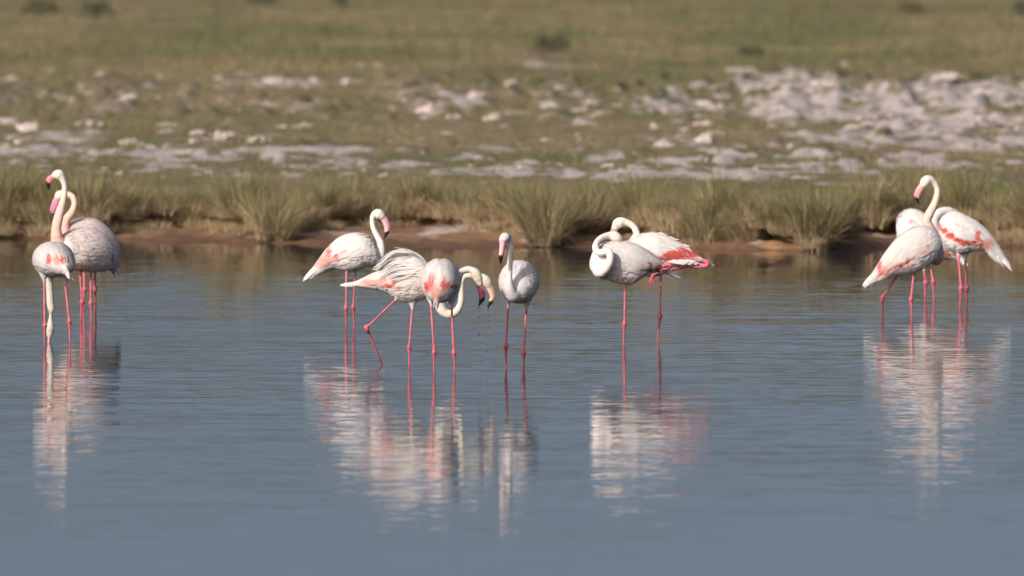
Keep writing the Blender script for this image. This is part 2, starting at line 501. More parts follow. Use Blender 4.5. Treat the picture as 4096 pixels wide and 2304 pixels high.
STRETCH = [(-800, 420, 'behind the left-hand trio'), (420, 600, 'just right of the left-hand trio'), (600, 760, 'over the dark hollows at left'), (760, 900, 'above the pale cracked mud, left side'), (900, 1020, 'above the pale cracked mud, right side'),
           (1020, 1160, 'left of the splayed beach tussock'), (1160, 1290, 'behind the upright flamingo tail'), (1290, 1420, 'above the upright flamingo back'), (1420, 1560, 'beside the upright flamingo head'), (1560, 1720, 'above the striding flamingo'),
           (1720, 1890, 'above the rear-view centre flamingo'), (1890, 2060, 'left of the camera-facing flamingo head'), (2060, 2220, 'right of the camera-facing flamingo head'), (2220, 2380, 'left of the preening pair'), (2380, 2570, 'behind the preening heads'), (2570, 2760, 'behind the preening bird with folded leg'),
           (2760, 2920, 'just right of the preening pair'), (2920, 3080, 'left of the tall fan-shaped tussock'), (3080, 3260, 'behind the tall fan-shaped tussock'), (3260, 3420, 'right of the tall fan-shaped tussock'), (3420, 3590, 'just left of the right-hand trio'), (3590, 3760, 'behind the raised head at right'), (3760, 3930, 'behind the rightmost flamingo'), (3930, 4900, 'at the right edge of the picture')]


def stretch(px):
    for a, b_, s in STRETCH:
        if a <= px < b_: return s
    return STRETCH[-1][2]


def place_tussock(px, yoff, me, scl, name, words, z=None):
    x = (px - 2048) / FP * 145.0
    yb = float(bank_y(np.array([x]))[0])
    y = yb + yoff
    zz = float(land_z(np.array([x]), np.array([y]))[0]) - .03 if z is None else z
    o = link(name, me, M_GRASS, loc=(x, y, zz))
    o.rotation_euler = (random.uniform(-.08, .08), random.uniform(-.08, .08), random.uniform(0, 6.28))
    o.scale = (scl, scl, scl * random.uniform(.88, 1.12))
    tag(o, ('taller ' if scl > .78 else 'shorter ') + words + ' ' + stretch(px), 'grass', 'grass tussocks along the bank')
    return o


# big tussocks standing forward at the water's edge, each told apart in the picture
for px, yoff, sc_, zz, lab in ((1130, -.25, 1.0, .05, 'splayed straw tussock standing forward on the beach left of the upright flamingo'),
                               (2170, -.35, 1.05, .05, 'broad tan-based tussock at the water edge right of the flamingo facing the camera'),
                               (3195, -.30, 1.25, .03, 'tallest fan-shaped tussock rising from the water edge left of the right-hand trio'),
                               (2800, -.20, 1.05, .05, 'narrow upright tussock at the water edge right of the preening pair'),
                               (2945, -.15, .95, .06, 'pale-footed tussock leaning over a dark hollow, second right of the preening pair'),
                               (240, -.15, 1.0, .07, 'straw-coloured tussock low on the bank behind the leftmost flamingos'),
                               (60, -.12, 1.05, .07, 'tan tussock at the left edge of the picture on the bank'),
                               (2330, -.1, .95, .08, 'tan-footed tussock on the bank left of the preening pair')):
    o = place_tussock(px, yoff, TUSS[int(px) % 12], sc_, 'grass_tussock', '', zz)
    o['label'] = lab
px = -160
i = 0
while px < 4260:                         # the front row along the lip of the bank
    gap = 1380 < px < 1960
    place_tussock(px, random.uniform(-.05, .18), TUSS[i % 12], random.uniform(.52, .98) * (.85 if gap else 1.0) * (1.35 if px < 430 else 1.2 if px > 3380 else 1.0), 'grass_tussock', 'straw-based tussock on the bank lip')
    px += random.uniform(70, 135); i += 1
DRY = [tussock_mesh(260 + i, 300, .24, .08, .24) for i in range(5)]
px = -120
while px < 4220:                         # dead grass hanging over the lip
    place_tussock(px, random.uniform(-.16, .02), DRY[i % 5], random.uniform(.8, 1.25), 'grass_tussock', 'pale dead grass hanging', LAND - random.uniform(.02, .10))
    px += random.uniform(60, 150); i += 1
for k in range(34):                      # dead tufts rooted on the mud below the lip
    px = random.uniform(-60, 4160)
    if 1390 < px < 1960 and random.random() < .6: continue
    place_tussock(px, random.uniform(-.9, -.2), DRY[k % 5], random.uniform(.55, .95), 'grass_tussock', 'dead straw tuft on the mud', .06)
px = -160
while px < 4260:                         # a second, greener row
    place_tussock(px, random.uniform(.5, 1.6), TUSS[(i * 5) % 12], random.uniform(.5, .72) * (1.45 if px < 430 else 1.35 if px > 3380 else 1.0), 'grass_tussock', 'greener second-row tussock')
    px += random.uniform(85, 160); i += 1
px = -160
while px < 4260:                         # low ones behind
    place_tussock(px, random.uniform(2.2, 8.0), LOW[i % 6], random.uniform(.4, .8), 'grass_tussock', 'low olive tussock set back')
    px += random.uniform(120, 230); i += 1


# short turf over the plain: nobody could count it
def turf():
    n = 620000
    u = RNG.uniform(0, 1, n)
    d0, d1 = 144.0, 520.0
    y = 1 / (1 / d0 + u * (1 / d1 - 1 / d0))            # even in the depth the eye sees
    x = RNG.uniform(-1, 1, n) * (y * 0.0555 + .6)
    keep = y > bank_y(x) + .15
    px, py = to_px(x, y)
    s = salt_map(px, py)
    dens = np.clip(1.1 - 1.5 * s, 0.16, 1) * np.clip(.05 + 2.2 * (fbm(x * .7, y * .25, 77, 4) - .2) * (.3 + 1.4 * vnoise(x * 3.1, y * 1.3, 79)), .03, 1)
    keep &= RNG.uniform(0, 1, n) < dens * .75
    x = x[keep]; y = y[keep]; px = px[keep]; py = py[keep]
    n = len(x)
    z = land_z(x, y) - .012
    tall = fbm(x * .35, y * .1, 88, 4)
    far = sstep(150, 330, y)
    near = 1 - sstep(0.0, 7, y - bank_y(x))
    sl_ = salt_map(px, py)
    ln = (1 - .6 * sl_) * (.045 + .10 * tall + .12 * far * tall + .16 * near * tall) * RNG.uniform(.5, 1.25, n)
    wd = RNG.uniform(.007, .013, n) * (1 + 1.6 * far)
    g = fbm(x * .3, y * .07, 91, 4)[:, None]; j = RNG.uniform(.75, 1.25, (n, 1))
    dry = np.array((0.25, 0.205, 0.11)); grn = np.array((0.145, 0.155, 0.064)); red = np.array((0.22, 0.14, 0.085))
    k = sstep(.40, .60, g)
    tip = (dry * (1 - k) + grn * k)
    rk = sstep(.6, .75, fbm(x * .5, y * .12, 97, 3))[:, None] * .5
    tip = (tip * (1 - rk) + red * rk) * j
    V, C, Q, T = blades(np.stack([x, y, z], 1), ln, wd, RNG.uniform(0, 6.28, n), RNG.uniform(.0, .5, n), RNG.uniform(0, .5, n), tip * .8 + TAN * .1, tip, None, 2)
    me = bpy.data.meshes.new('turf')
    nv = len(V); nq = len(Q); nt_ = len(T)
    me.vertices.add(nv); me.vertices.foreach_set('co', V.ravel())
    me.loops.add(nq * 4 + nt_ * 3)
    me.loops.foreach_set('vertex_index', np.concatenate([Q.ravel(), T.ravel()]).astype(np.int32))
    me.polygons.add(nq + nt_)
    me.polygons.foreach_set('loop_start', np.concatenate([np.arange(nq) * 4, nq * 4 + np.arange(nt_) * 3]).astype(np.int32))
    me.update(calc_edges=True)
    set_cols(me, C)
    return me


turf_o = link('grass', turf(), M_GRASS)
tag(turf_o, 'short dry olive grass covering the plain behind the bank', 'grass', kind='stuff')


# ------------------------------------------------------------------ pale rocks
def rock_mesh(seed):
    """A half-buried outcrop: a few broken lumps grown together."""
    rng = np.random.default_rng(seed)
    import bmesh
    bm = bmesh.new()
    bmesh.ops.create_icosphere(bm, subdivisions=3, radius=1.0)
    S = np.array([v.co[:] for v in bm.verts])
    F0 = [[v.index for v in f.verts] for f in bm.faces]
    bm.free()
    VV, FF, CC = [], [], []
    k = int(rng.integers(2, 6))
    for q in range(k):
        off = rng.uniform(0, 50, 3)
        nz = fbm(S[:, 0] * 1.4 + off[0] + S[:, 2], S[:, 1] * 1.4 + off[1] - S[:, 2], seed + q, 2)
        n2 = fbm(S[:, 0] * 3.5 + off[2] + S[:, 2] * 3, S[:, 1] * 3.5 + off[1] + S[:, 2] * 2, seed + 5 + q, 4)
        V = S * (.4 + .7 * nz + .9 * (n2 - .5))[:, None]
        for _ in range(5):
            nrm = rng.normal(0, 1, 3); nrm[2] = abs(nrm[2]) * .8; nrm /= np.linalg.norm(nrm)
            d = V @ nrm; lim = rng.uniform(.4, .7)
            V = V - np.where(d > lim, (d - lim) * .85, 0)[:, None] * nrm
        sz = rng.uniform(.45, .85) if q else 1.0
        V = V * np.array((sz * rng.uniform(.8, 1.3), sz, sz * rng.uniform(.55, 1.0)))
        if q: V = V + np.array((rng.uniform(-.95, .95), rng.uniform(-.6, .6), rng.uniform(-.15, .05)))
        V[:, 2] = np.maximum(V[:, 2], -.3)
        c = np.tile(np.array((0.50, 0.43, 0.40)), (len(V), 1)) * (.78 + .44 * n2[:, None])
        c = c * np.where((nz > .6)[:, None], np.array((.86, .76, .70)), 1.0)
        FF += [[i + q * len(S) for i in f] for f in F0]; VV.append(V); CC.append(c)
    return mesh_from('rock', np.concatenate(VV), FF, np.concatenate(CC), smooth=False)


ROCKS = [rock_mesh(300 + i) for i in range(10)]


def rock(px, py, wpx, hpx, label, group, idx=None, unique=False):
    p = ground_at(px, py, LAND)
    s = FP / p[1]
    w = wpx / s; h = hpx / s
    z = float(land_z(np.array([p[0]]), np.array([p[1]]))[0])
    o = link('rock', ROCKS[(int(px * 7 + py * 3)) % 10 if idx is None else idx], M_ROCK, loc=(p[0], p[1], z + h * .05))
    o.scale = (w * .42, w * random.uniform(.35, .5), h * .62)
    o.rotation_euler = (random.uniform(-.15, .15), random.uniform(-.15, .15), random.uniform(-.5, .5) + (math.pi if random.random() < .5 else 0))
    tag(o, label, 'rock', None if unique else group)
    return o


NAMED = [(46, 325, 90, 40, 'small white rock at the left edge of the picture, uppermost there'), (205, 295, 95, 34, 'low pale rock upper left, highest on the left'), (345, 352, 75, 50, 'rounded white rock upper left above the left-hand trio'),
         (415, 318, 105, 40, 'flat pale rock right of the rounded white rock at upper left'), (640, 325, 60, 34, 'small pale rock upper left, alone in the grass'), (868, 335, 105, 52, 'bright white block upper left of centre'),
         (968, 332, 62, 40, 'white rock just right of the bright white block'), (1110, 345, 160, 46, 'long white slab left of centre'), (1255, 345, 90, 46, 'white rock at the right end of the long slab'), (1400, 345, 160, 36, 'long low white rock above the upright flamingo'),
         (1440, 275, 60, 34, 'small white rock near the grass above the long low white rock'), (1510, 275, 70, 36, 'white rock, right one of two close together at upper centre'), (2050, 355, 80, 54, 'pinkish white boulder upper centre'),
         (2370, 420, 115, 50, 'bright white rock right of centre'), (2470, 450, 50, 56, 'narrow upright white rock right of centre'), (2320, 505, 150, 52, 'broad pale rock above the pair of preening flamingos'),
         (1715, 470, 130, 66, 'grey-white lumpy boulder at centre left'), (1985, 480, 80, 50, 'pale brown-sided rock at centre'), (1900, 415, 120, 42, 'low white rock at centre'), (2200, 420, 100, 44, 'pale rock left of the bright white rock'),
         (3375, 265, 50, 56, 'small bright upright rock standing highest on the right'), (3460, 300, 80, 42, 'white rock with a long tail of crust, upper right'), (3270, 350, 95, 60, 'white boulder upper right of centre'),
         (880, 575, 125, 66, 'large white boulder beside the salt strip at left'), (1030, 580, 130, 74, 'dome-shaped white boulder second from left on the salt strip'), (130, 535, 160, 66, 'big pale mound of rock at the far left'),
         (530, 575, 140, 52, 'low white rock cluster left of the large white boulder'), (350, 520, 150, 60, 'pinkish brown rock mound at left'), (2870, 440, 105, 70, 'white boulder at the left end of the right-hand rock field'),
         (2615, 520, 60, 44, 'brown-shadowed small boulder left of the right-hand rock field'), (2660, 590, 130, 70, 'pale rough rock behind dry stalks right of centre'), (2830, 575, 120, 76, 'pale rock with a steep right side behind brown stalks')]
for px, py, w, h, lab in NAMED:
    rock(px, py, w, h, lab, None, unique=True)
ZONES = [(34, 60, 1250, 350, 450, 30, 75, 'pale rock in the grass above the left-hand trio', 'scattered rocks at left'),
         (22, 0, 1300, 480, 600, 50, 130, 'pale rock by the white salt strip', 'rocks along the salt strip at left'),
         (34, 1300, 2600, 330, 500, 30, 90, 'pale rock scattered across the plain centre', 'scattered rocks in the middle'),
         (20, 1450, 2750, 500, 600, 25, 70, 'brownish stone in the dry grass at centre', 'brownish stones in the middle'),
         (60, 2750, 4150, 310, 480, 50, 150, 'white rock of the upper right field', 'rocks of the right-hand field'),
         (35, 2700, 4150, 480, 600, 40, 120, 'pale rock on the near edge of the right field', 'near rocks of the right-hand field'),
         (34, 1700, 3350, 655, 720, 22, 70, 'white stone on the salt band behind the bank', 'stones on the near salt band'),
         (20, 350, 1600, 655, 712, 22, 60, 'white stone on the left salt flat behind the bank', 'stones on the left salt flat')]
for n, x0, x1, y0, y1, w0, w1, lab, grp in ZONES:
    for k in range(n):
        px = random.uniform(x0, x1); py = random.uniform(y0, y1)
        if 'upper right' in lab and py < 400 - (px - 2750) * .06 and random.random() < .5: py += 80
        w = random.uniform(w0, w1)
        row = ('far' if py < y0 + (y1 - y0) / 3 else 'near' if py > y1 - (y1 - y0) / 3 else 'middle')
        q = (px - x0) / (x1 - x0)
        side = 'left end' if q < .2 else 'left part' if q < .4 else 'middle' if q < .6 else 'right part' if q < .8 else 'right end'
        size = 'small' if w < w0 + (w1 - w0) * .33 else 'large' if w > w0 + (w1 - w0) * .66 else 'medium'
        rock(px, py, w, w * random.uniform(.28, .48), '%s %s, %s row, %s' % (size, lab, row, side), grp)


# ------------------------------------------------------------------ far bushes
def bush_mesh(seed):
    rng = np.random.default_rng(seed)
    n = 620
    a = rng.uniform(0, 6.28, n); r = np.sqrt(rng.uniform(0, 1, n)); h = rng.uniform(0, 1, n) ** .7
    c = np.stack([r * np.cos(a) * (1.05 - .5 * h), r * np.sin(a) * (1.05 - .5 * h), h * (.75 + .25 * vnoise(np.cos(a) * 2 + 5, np.sin(a) * 2 + 5, seed))], 1)
    d = rng.normal(0, 1, (n, 3)); d[:, 2] = abs(d[:, 2]); d /= np.linalg.norm(d, axis=1)[:, None]
    e = np.cross(d, rng.normal(0, 1, (n, 3))); e /= np.linalg.norm(e, axis=1)[:, None]
    l = rng.uniform(.10, .2, (n, 1)); w = .05
    V = np.stack([c - e * w, c + e * w, c + d * l], 1).reshape(-1, 3)
    C = np.repeat(np.array((.135, .13, .08)) * rng.uniform(.6, 1.4, (n, 1)), 3, 0)
    F = np.arange(n * 3).reshape(n, 3)
    return V, F, C


for k, (px, py, wpx, hpx, lab) in enumerate(((2200, 215, 150, 62, 'dark rounded bush alone in the grass at upper centre'), (380, 75, 130, 55, 'dark bush in the grass at the upper left'),
                                             (160, 60, 150, 50, 'long low dark bush at the top left corner'), (1045, 30, 110, 45, 'dark green bush at the top edge left of centre'),
                                             (1360, 40, 60, 50, 'small dark bush at the top edge nearer the centre'), (3640, 55, 100, 40, 'dark bush at the top right'),
                                             (3000, 225, 120, 30, 'low dark bush at the upper edge of the right-hand rock field'), (4080, 75, 70, 60, 'reddish dark bush at the top right corner'))):
    p = ground_at(px, py, LAND); s = FP / p[1]
    z = float(land_z(np.array([p[0]]), np.array([p[1]]))[0])
    root = bpy.data.objects.new('bush', None); COL.objects.link(root); root.location = (p[0], p[1], z)
    tag(root, lab, 'bush', 'low bushes on the plain')
    V, F, C = bush_mesh(400 + k)
    V = V * np.array((wpx / s * .68, wpx / s * .68, hpx / s * 1.35))
    link('foliage', mesh_from('foliage', V, F, C, smooth=False), M_BUSH, root)
    rng = np.random.default_rng(k); a = rng.uniform(0, 6.28, 14)
    B = blades(np.zeros((14, 3)), np.full(14, hpx / s * .8), np.full(14, .03), a, rng.uniform(.1, .9, 14), np.zeros(14), np.tile(BROWN, (14, 1)), np.tile(BROWN, (14, 1)), None, 3, rng)
    link('stem', blade_mesh('stem', [B]), M_BUSH, root)


# ------------------------------------------------------------------ flamingos
def catmull(P, n):
    P = np.asarray(P, float)
    m = len(P)
    u = np.linspace(0, m - 1, n)
    i = np.minimum(u.astype(int), m - 2); t = (u - i)[:, None]
    p0 = P[np.maximum(i - 1, 0)]; p1 = P[i]; p2 = P[i + 1]; p3 = P[np.minimum(i + 2, m - 1)]
    return .5 * (2 * p1 + (p2 - p0) * t + (2 * p0 - 5 * p1 + 4 * p2 - p3) * t ** 2 + (3 * p1 - p0 - 3 * p2 + p3) * t ** 3)


def unit(v):
    return v / np.maximum(np.linalg.norm(v, axis=-1, keepdims=True), 1e-9)


def tube(path, rad, seg=14, lat=None, ratio=1.0):
    """Closed tube. lat = fixed lateral axis for flattened sections."""
    n = len(path)
    T = unit(np.gradient(path, axis=0))
    if lat is None:
        ref = np.array((0., 1., 0.)); A = np.zeros((n, 3)); a = ref - T[0] * (ref @ T[0])
        if np.linalg.norm(a) < .2: a = np.array((1., 0, 0)) - T[0] * T[0][0]
        for k in range(n):
            a = a - T[k] * (a @ T[k]); a = a / np.linalg.norm(a); A[k] = a
    else:
        A = unit(np.tile(lat, (n, 1)) - T * (T @ lat)[:, None])
    B = np.cross(T, A)
    th = np.linspace(0, 2 * math.pi, seg, endpoint=False)
    V = path[:, None] + (A[:, None] * np.cos(th)[None, :, None] * ratio + B[:, None] * np.sin(th)[None, :, None]) * np.asarray(rad)[:, None, None]
    V = V.reshape(-1, 3)
    F = []
    for k in range(n - 1):
        for j in range(seg):
            j2 = (j + 1) % seg
            F.append((k * seg + j, k * seg + j2, (k + 1) * seg + j2, (k + 1) * seg + j))
    V = np.concatenate([V, path[:1], path[-1:]])
    c0 = n * seg; c1 = c0 + 1
    for j in range(seg):
        j2 = (j + 1) % seg
        F.append((c0, j2, j)); F.append((c1, (n - 1) * seg + j, (n - 1) * seg + j2))
    return V, F


CORAL = np.array((0.74, 0.125, 0.10)); BLUSH = np.array((0.80, 0.40, 0.35)); WHITE = np.array((0.76, 0.69, 0.66)); LEG = np.array((0.60, 0.135, 0.17)); BLACK = np.array((0.014, 0.013, 0.014))
GREY = np.array((0.60, 0.57, 0.555))


class Bird:
    def __init__(s, name, label, yw, px0, **k):
        s.d = dist(yw); s.s = FP / s.d; s.yw = yw
        s.origin = np.array(((px0 - 2048) / FP * s.d, s.d, 0.0))
        s.root = bpy.data.objects.new(name, None); COL.objects.link(s.root); s.root.location = s.origin
        tag(s.root, label, 'flamingo', 'flamingos wading in the shallow water')
        s.k = k
        s.white = np.minimum(np.array(k.get('white', WHITE)) * 1.06, .83); s.patch = k.get('patch', [])
        s.seed = int(px0 + yw)
        s.rng = np.random.default_rng(s.seed)
        s.V = []; s.F = []; s.C = []; s.n = 0

    def P(s, px, py, dy=0.0):
        y = s.d + dy
        return np.array(((px - 2048) / FP * y, y, H - (py - YH) * y / FP)) - s.origin

    def px(s, p):
        q = p + s.origin
        return 2048 + FP * q[..., 0] / q[..., 1], YH + FP * (H - q[..., 2]) / q[..., 1]

    def add(s, VF, col):
        V, F = VF
        s.V.append(V); s.C.append(np.broadcast_to(col, (len(V), 3)).copy()); s.F += [tuple(i + s.n for i in f) for f in F]; s.n += len(V)

    def tint(s, pts, base, jit=None):
        """Base plumage colour, with the coral and blush patches of this bird."""
        X, Y = s.px(pts)
        c = np.array(np.broadcast_to(base, pts.shape), float)
        for cx, cy, rx, ry, kind, a in s.patch:
            d = ((X - cx) / rx) ** 2 + ((Y - cy) / ry) ** 2
            w = np.clip(1.6 - d, 0, 1) * a
            if jit is not None: w = sstep(.22, .72, w * jit)
            t = {'C': CORAL, 'P': BLUSH, 'K': BLACK * 3, 'D': CORAL * .55}[kind]
            c = c * (1 - w[..., None]) + t * w[..., None]
        return c

    # torso from pairs of top and bottom points ---------------------------------
    def torso(s, st):
        top = np.array([s.P(a[0], a[1], a[5]) for a in st]); bot = np.array([s.P(a[2], a[3], a[5]) for a in st])
        lat = np.array([a[4] for a in st]) / s.s
        n = 44
        top = catmull(top, n); bot = catmull(bot, n); lat = np.maximum(catmull(lat[:, None], n)[:, 0], .004)
        s.c = (top + bot) / 2; s.rv = np.maximum(np.linalg.norm(top - bot, axis=1) / 2, .003); s.rl = lat
        s.up = unit(top - bot)
        T = unit(np.gradient(s.c, axis=0)); k = np.ones(7) / 7
        T = unit(np.stack([np.convolve(np.pad(T[:, i], 3, 'edge'), k, 'valid') for i in range(3)], 1))
        s.T = T
        s.side = unit(np.cross(T, s.up))
        s.len = np.sum(np.linalg.norm(np.diff(s.c, axis=0), axis=1))
        th = np.linspace(0, 2 * math.pi, 32, endpoint=False)
        V = s.c[:, None] + s.up[:, None] * np.cos(th)[None, :, None] * s.rv[:, None, None] + s.side[:, None] * np.sin(th)[None, :, None] * s.rl[:, None, None]
        V = V.reshape(-1, 3); F = []
        for a in range(n - 1):
            for j in range(32):
                j2 = (j + 1) % 32
                F.append((a * 32 + j, a * 32 + j2, (a + 1) * 32 + j2, (a + 1) * 32 + j))
        V = np.concatenate([V, s.c[:1], s.c[-1:]])
        for j in range(32):
            j2 = (j + 1) % 32
            F.append((n * 32, j2, j)); F.append((n * 32 + 1, (n - 1) * 32 + j, (n - 1) * 32 + j2))
        s.add((V, F), 0)
        s.C[-1] = s.tint(V, s.white)

    def surf(s, u, th, off):
        """Point on the torso; u = 0 tail .. 1 breast."""
        f = np.clip(u, 0, 1) * (len(s.c) - 1); i = np.minimum(f.astype(int), len(s.c) - 2); t = (f - i)[:, None]
        L = lambda A: A[i] * (1 - t) + A[i + 1] * t
        c, up, sd = L(s.c), L(s.up), L(s.side); rv = L(s.rv[:, None]); rl = L(s.rl[:, None])
        ct, sn = np.cos(th)[:, None], np.sin(th)[:, None]
        nrm = unit(up * ct / rv + sd * sn / rl)
        p = c + up * ct * rv + sd * sn * rl + nrm * np.asarray(off)[:, None]
        ex = np.minimum(u, 0)[:, None] * s.len                     # feathers may run past the tail
        return p + s.T[0] * ex, nrm

    def limb(s, pts, col, seg=14, n=None):
        """pts: (px, py, r_px, depth)"""
        A = np.array([list(s.P(p[0], p[1], p[3])) + [p[2] / s.s] for p in pts])
        A = catmull(A, n or len(pts) * 6)
        if seg == 18:                                   # vertebrae and ruffled down make a neck uneven
            A[:, 3] *= 1 + .10 * (vnoise(np.arange(len(A)) * .42, np.zeros(len(A)) + s.seed, 9) - .5)
        s.add(tube(A[:, :3], np.maximum(A[:, 3], .0015), seg), 0)
        t = np.concatenate([np.repeat(np.linspace(0, 1, len(A)), seg), [0, 1]])[:, None]
        if callable(col): s.C[-1] = col(t)
        else: s.C[-1] = np.broadcast_to(col, (len(s.C[-1]), 3)).copy()
        return A

    def neck(s, pts, base, topc):
        base = np.array(base); topc = np.array(topc)
        A = s.limb(pts, lambda t: base * (1 - sstep(.15, .75, t)) + topc * sstep(.15, .75, t), 18)
        q = s.V[-1]
        s.C[-1] = s.C[-1] * (.92 + .16 * fbm(q[:, 0] * 60 + q[:, 1] * 31, q[:, 2] * 45, s.seed, 3))[:, None]
        s.headA = A
        return A

    def leg(s, knee, hock, wat, d0, feather=True, tone=1.0, r=5.2, wy=None):
        """knee: where the bare leg leaves the down; wat: where it meets the water."""
        d1 = dist(wat[1]) - s.d
        dh = d0 + (d1 - d0) * .6
        k = np.array(knee, float); h = np.array(hock, float); w = np.array(wat, float)
        dirn = (w - h) / max(np.linalg.norm(w - h), 1)
        foot = w + dirn * 45
        A = [(k[0], k[1] - 14, r * 1.25, d0), (k[0], k[1], r, d0)]
        for t in (.3, .6, .86): A.append((*(k + (h - k) * t), r * (.95 - .06 * t), d0 + (dh - d0) * t))
        A += [(*(h - dirn * 7), r * 1.35, dh), (*h, r * 2.1, dh), (*(h + dirn * 11), r * 1.45, dh), (*(h + dirn * 26), r * .98, dh + (d1 - dh) * .3)]
        A += [(*(h + (w - h) * .75), r * .85, dh + (d1 - dh) * .7), (*w, r * .82, d1), (*foot, r * .85, d1)]
        lc = LEG * tone
        s.limb(A, lambda t: lc * (1 - .25 * sstep(.45, .62, t)) * (.86 + .28 * vnoise(t * 37 + s.seed, t * 0 + len(s.V), 3)) * (1 + np.array((.0, .25, .2)) * (1 - sstep(.1, .5, t))), 12, 64)
        if feather:
            q = (k - (k - np.array((k[0], k[1] - 40)))).copy()
            s.limb([(k[0], k[1] - 44, 26, d0), (k[0], k[1] - 26, 20, d0), (k[0], k[1] - 12, 12.5, d0), (k[0], k[1] - 3, 7.5, d0), (k[0], k[1] + 3, 4.5, d0)], s.white * .98, 14, 18)

    def finish_body(s):
        V = np.concatenate(s.V); C = np.concatenate(s.C)
        me = mesh_from('body_source', V, s.F)
        o = bpy.data.objects.new('body_source', me); COL.objects.link(o)
        rm = o.modifiers.new('r', 'REMESH'); rm.mode = 'VOXEL'; rm.voxel_size = .0055; rm.use_smooth_shade = True
        sm = o.modifiers.new('s', 'SMOOTH'); sm.factor = .5; sm.iterations = 4
        dg = bpy.context.evaluated_depsgraph_get()
        bm_ = bpy.data.meshes.new_from_object(o.evaluated_get(dg))
        bpy.data.objects.remove(o); bpy.data.meshes.remove(me)
        bm_.name = 'flamingo_body'
        n = len(bm_.vertices); co = np.zeros(n * 3, np.float32); bm_.vertices.foreach_get('co', co); co = co.reshape(-1, 3)
        kd = kdtree.KDTree(len(V))
        for i, v in enumerate(V): kd.insert(v, i)
        kd.balance()
        idx = np.array([kd.find(c)[1] for c in co])
        cc = C[idx]
        ne = len(bm_.edges); ed = np.zeros(ne * 2, np.int32); bm_.edges.foreach_get('vertices', ed); ed = ed.reshape(-1, 2)
        for _ in range(4):                              # soften the colour borders
            acc = cc.copy(); cnt = np.ones(n)
            np.add.at(acc, ed[:, 0], cc[ed[:, 1]]); np.add.at(acc, ed[:, 1], cc[ed[:, 0]])
            np.add.at(cnt, ed[:, 0], 1); np.add.at(cnt, ed[:, 1], 1)
            cc = acc / cnt[:, None]
        set_cols(bm_, cc)
        bm_.polygons.foreach_set('use_smooth', [True] * len(bm_.polygons))
        bm_.materials.clear()
        return link('body', bm_, M_BODY, s.root)

    # feathers ------------------------------------------------------------------
    def feather_block(s, name, U, TH, LEN, WID, DTH, LIFT, base, ragged=.25):
        """Overlapping blades laid along the torso surface."""
        n = len(U); K = 6
        vs_, cs_, fs_ = [], [], []
        rng = s.rng
        t = np.linspace(0, 1, K)
        path = np.zeros((n, K, 3)); nr = np.zeros((n, K, 3))
        for k in range(K):
            p, q = s.surf(U - LEN / s.len * t[k], TH + DTH * t[k] ** 1.3, .003 + LIFT * t[k] ** 1.6 + .004 * math.sin(math.pi * t[k]))
            path[:, k] = p; nr[:, k] = q
        tan = np.gradient(path, axis=1); wv_ = unit(np.cross(nr, tan))
        prof = np.array((.55, .9, 1.0, .95, .72, .12))
        w = WID[:, None] * prof[None]
        L = path - wv_ * w[..., None] * .5; Rr = path + wv_ * w[..., None] * .5; M = path + nr * (w * .16)[..., None]
        V = np.stack([L, M, Rr], 2).reshape(-1, 3)
        jit = rng.uniform(.55, 1.7, (n, 1, 1)); br = rng.normal(1, .07, (n, 1, 1))
        C = np.repeat((s.tint(path, base, jit[..., 0])) * br, 3, axis=1).reshape(-1, 3)
        idx = np.arange(n * K * 3).reshape(n, K, 3)
        F = np.concatenate([np.stack([idx[:, :-1, a], idx[:, :-1, a + 1], idx[:, 1:, a + 1], idx[:, 1:, a]], -1).reshape(-1, 4) for a in (0, 1)])
        return mesh_from(name, V, F, np.clip(C, 0, .9)), V

    def wings(s, lo=100, droop=22, u0=.10, u1=.86, rows=15, cols=24, lift=.005, scale=1.0):
        for sg in (1, -1):
            U, TH = [], []
            for i, u in enumerate(np.linspace(u1, u0, cols)):
                lim = lo * (1 - .35 * max(0, (.35 - u)) / .35) * (1 if u < .75 else 1 - 1.2 * (u - .75))
                for th in np.linspace(4, lim, rows):
                    U.append(u + s.rng.normal(0, .012)); TH.append(R(th + s.rng.normal(0, 2.2)))
            U = np.array(U); TH = np.array(TH)
            LEN = (.055 + .13 * sstep(.85, .35, U) * 1.0) if False else (.060 + .115 * (1 - sstep(.3, .85, U)))
            LEN = LEN * s.rng.uniform(.8, 1.25, len(U)) * scale
            WID = (.022 + .014 * (1 - sstep(.3, .85, U))) * s.rng.uniform(.8, 1.2, len(U)) * scale
            DTH = R(droop) * np.cos(TH * .75) * s.rng.uniform(.5, 1.4, len(U))
            LIFT = lift * s.rng.uniform(.4, 1.7, len(U)) * (1 - .5 * sstep(.3, .0, U))
            me, _ = s.feather_block('wing', U, TH * sg, LEN, WID, DTH * sg, LIFT, s.white)
            link('wing', me, M_FEATHER, s.root)

    def tail(s, n=120):
        U = s.rng.uniform(.01, .20, n); TH = s.rng.uniform(-math.pi, math.pi, n)
        me, _ = s.feather_block('tail', U, TH, s.rng.uniform(.045, .085, n), s.rng.uniform(.012, .022, n), s.rng.normal(0, .25, n), s.rng.uniform(.0, .018, n), s.white)
        link('tail', me, M_FEATHER, s.root)

    def belly(s, n=420):
        """Short downy contour feathers that break up the breast and flanks."""
        U = s.rng.uniform(.12, .93, n); TH = s.rng.choice((-1, 1), n) * s.rng.uniform(R(85), R(178), n)
        me, _ = s.feather_block('down', U, TH, s.rng.uniform(.03, .065, n), s.rng.uniform(.012, .02, n), s.rng.normal(0, .1, n), s.rng.uniform(.0, .006, n), s.white)
        o = link('down_feathers', me, M_FEATHER, s.root); o['kind'] = 'stuff'

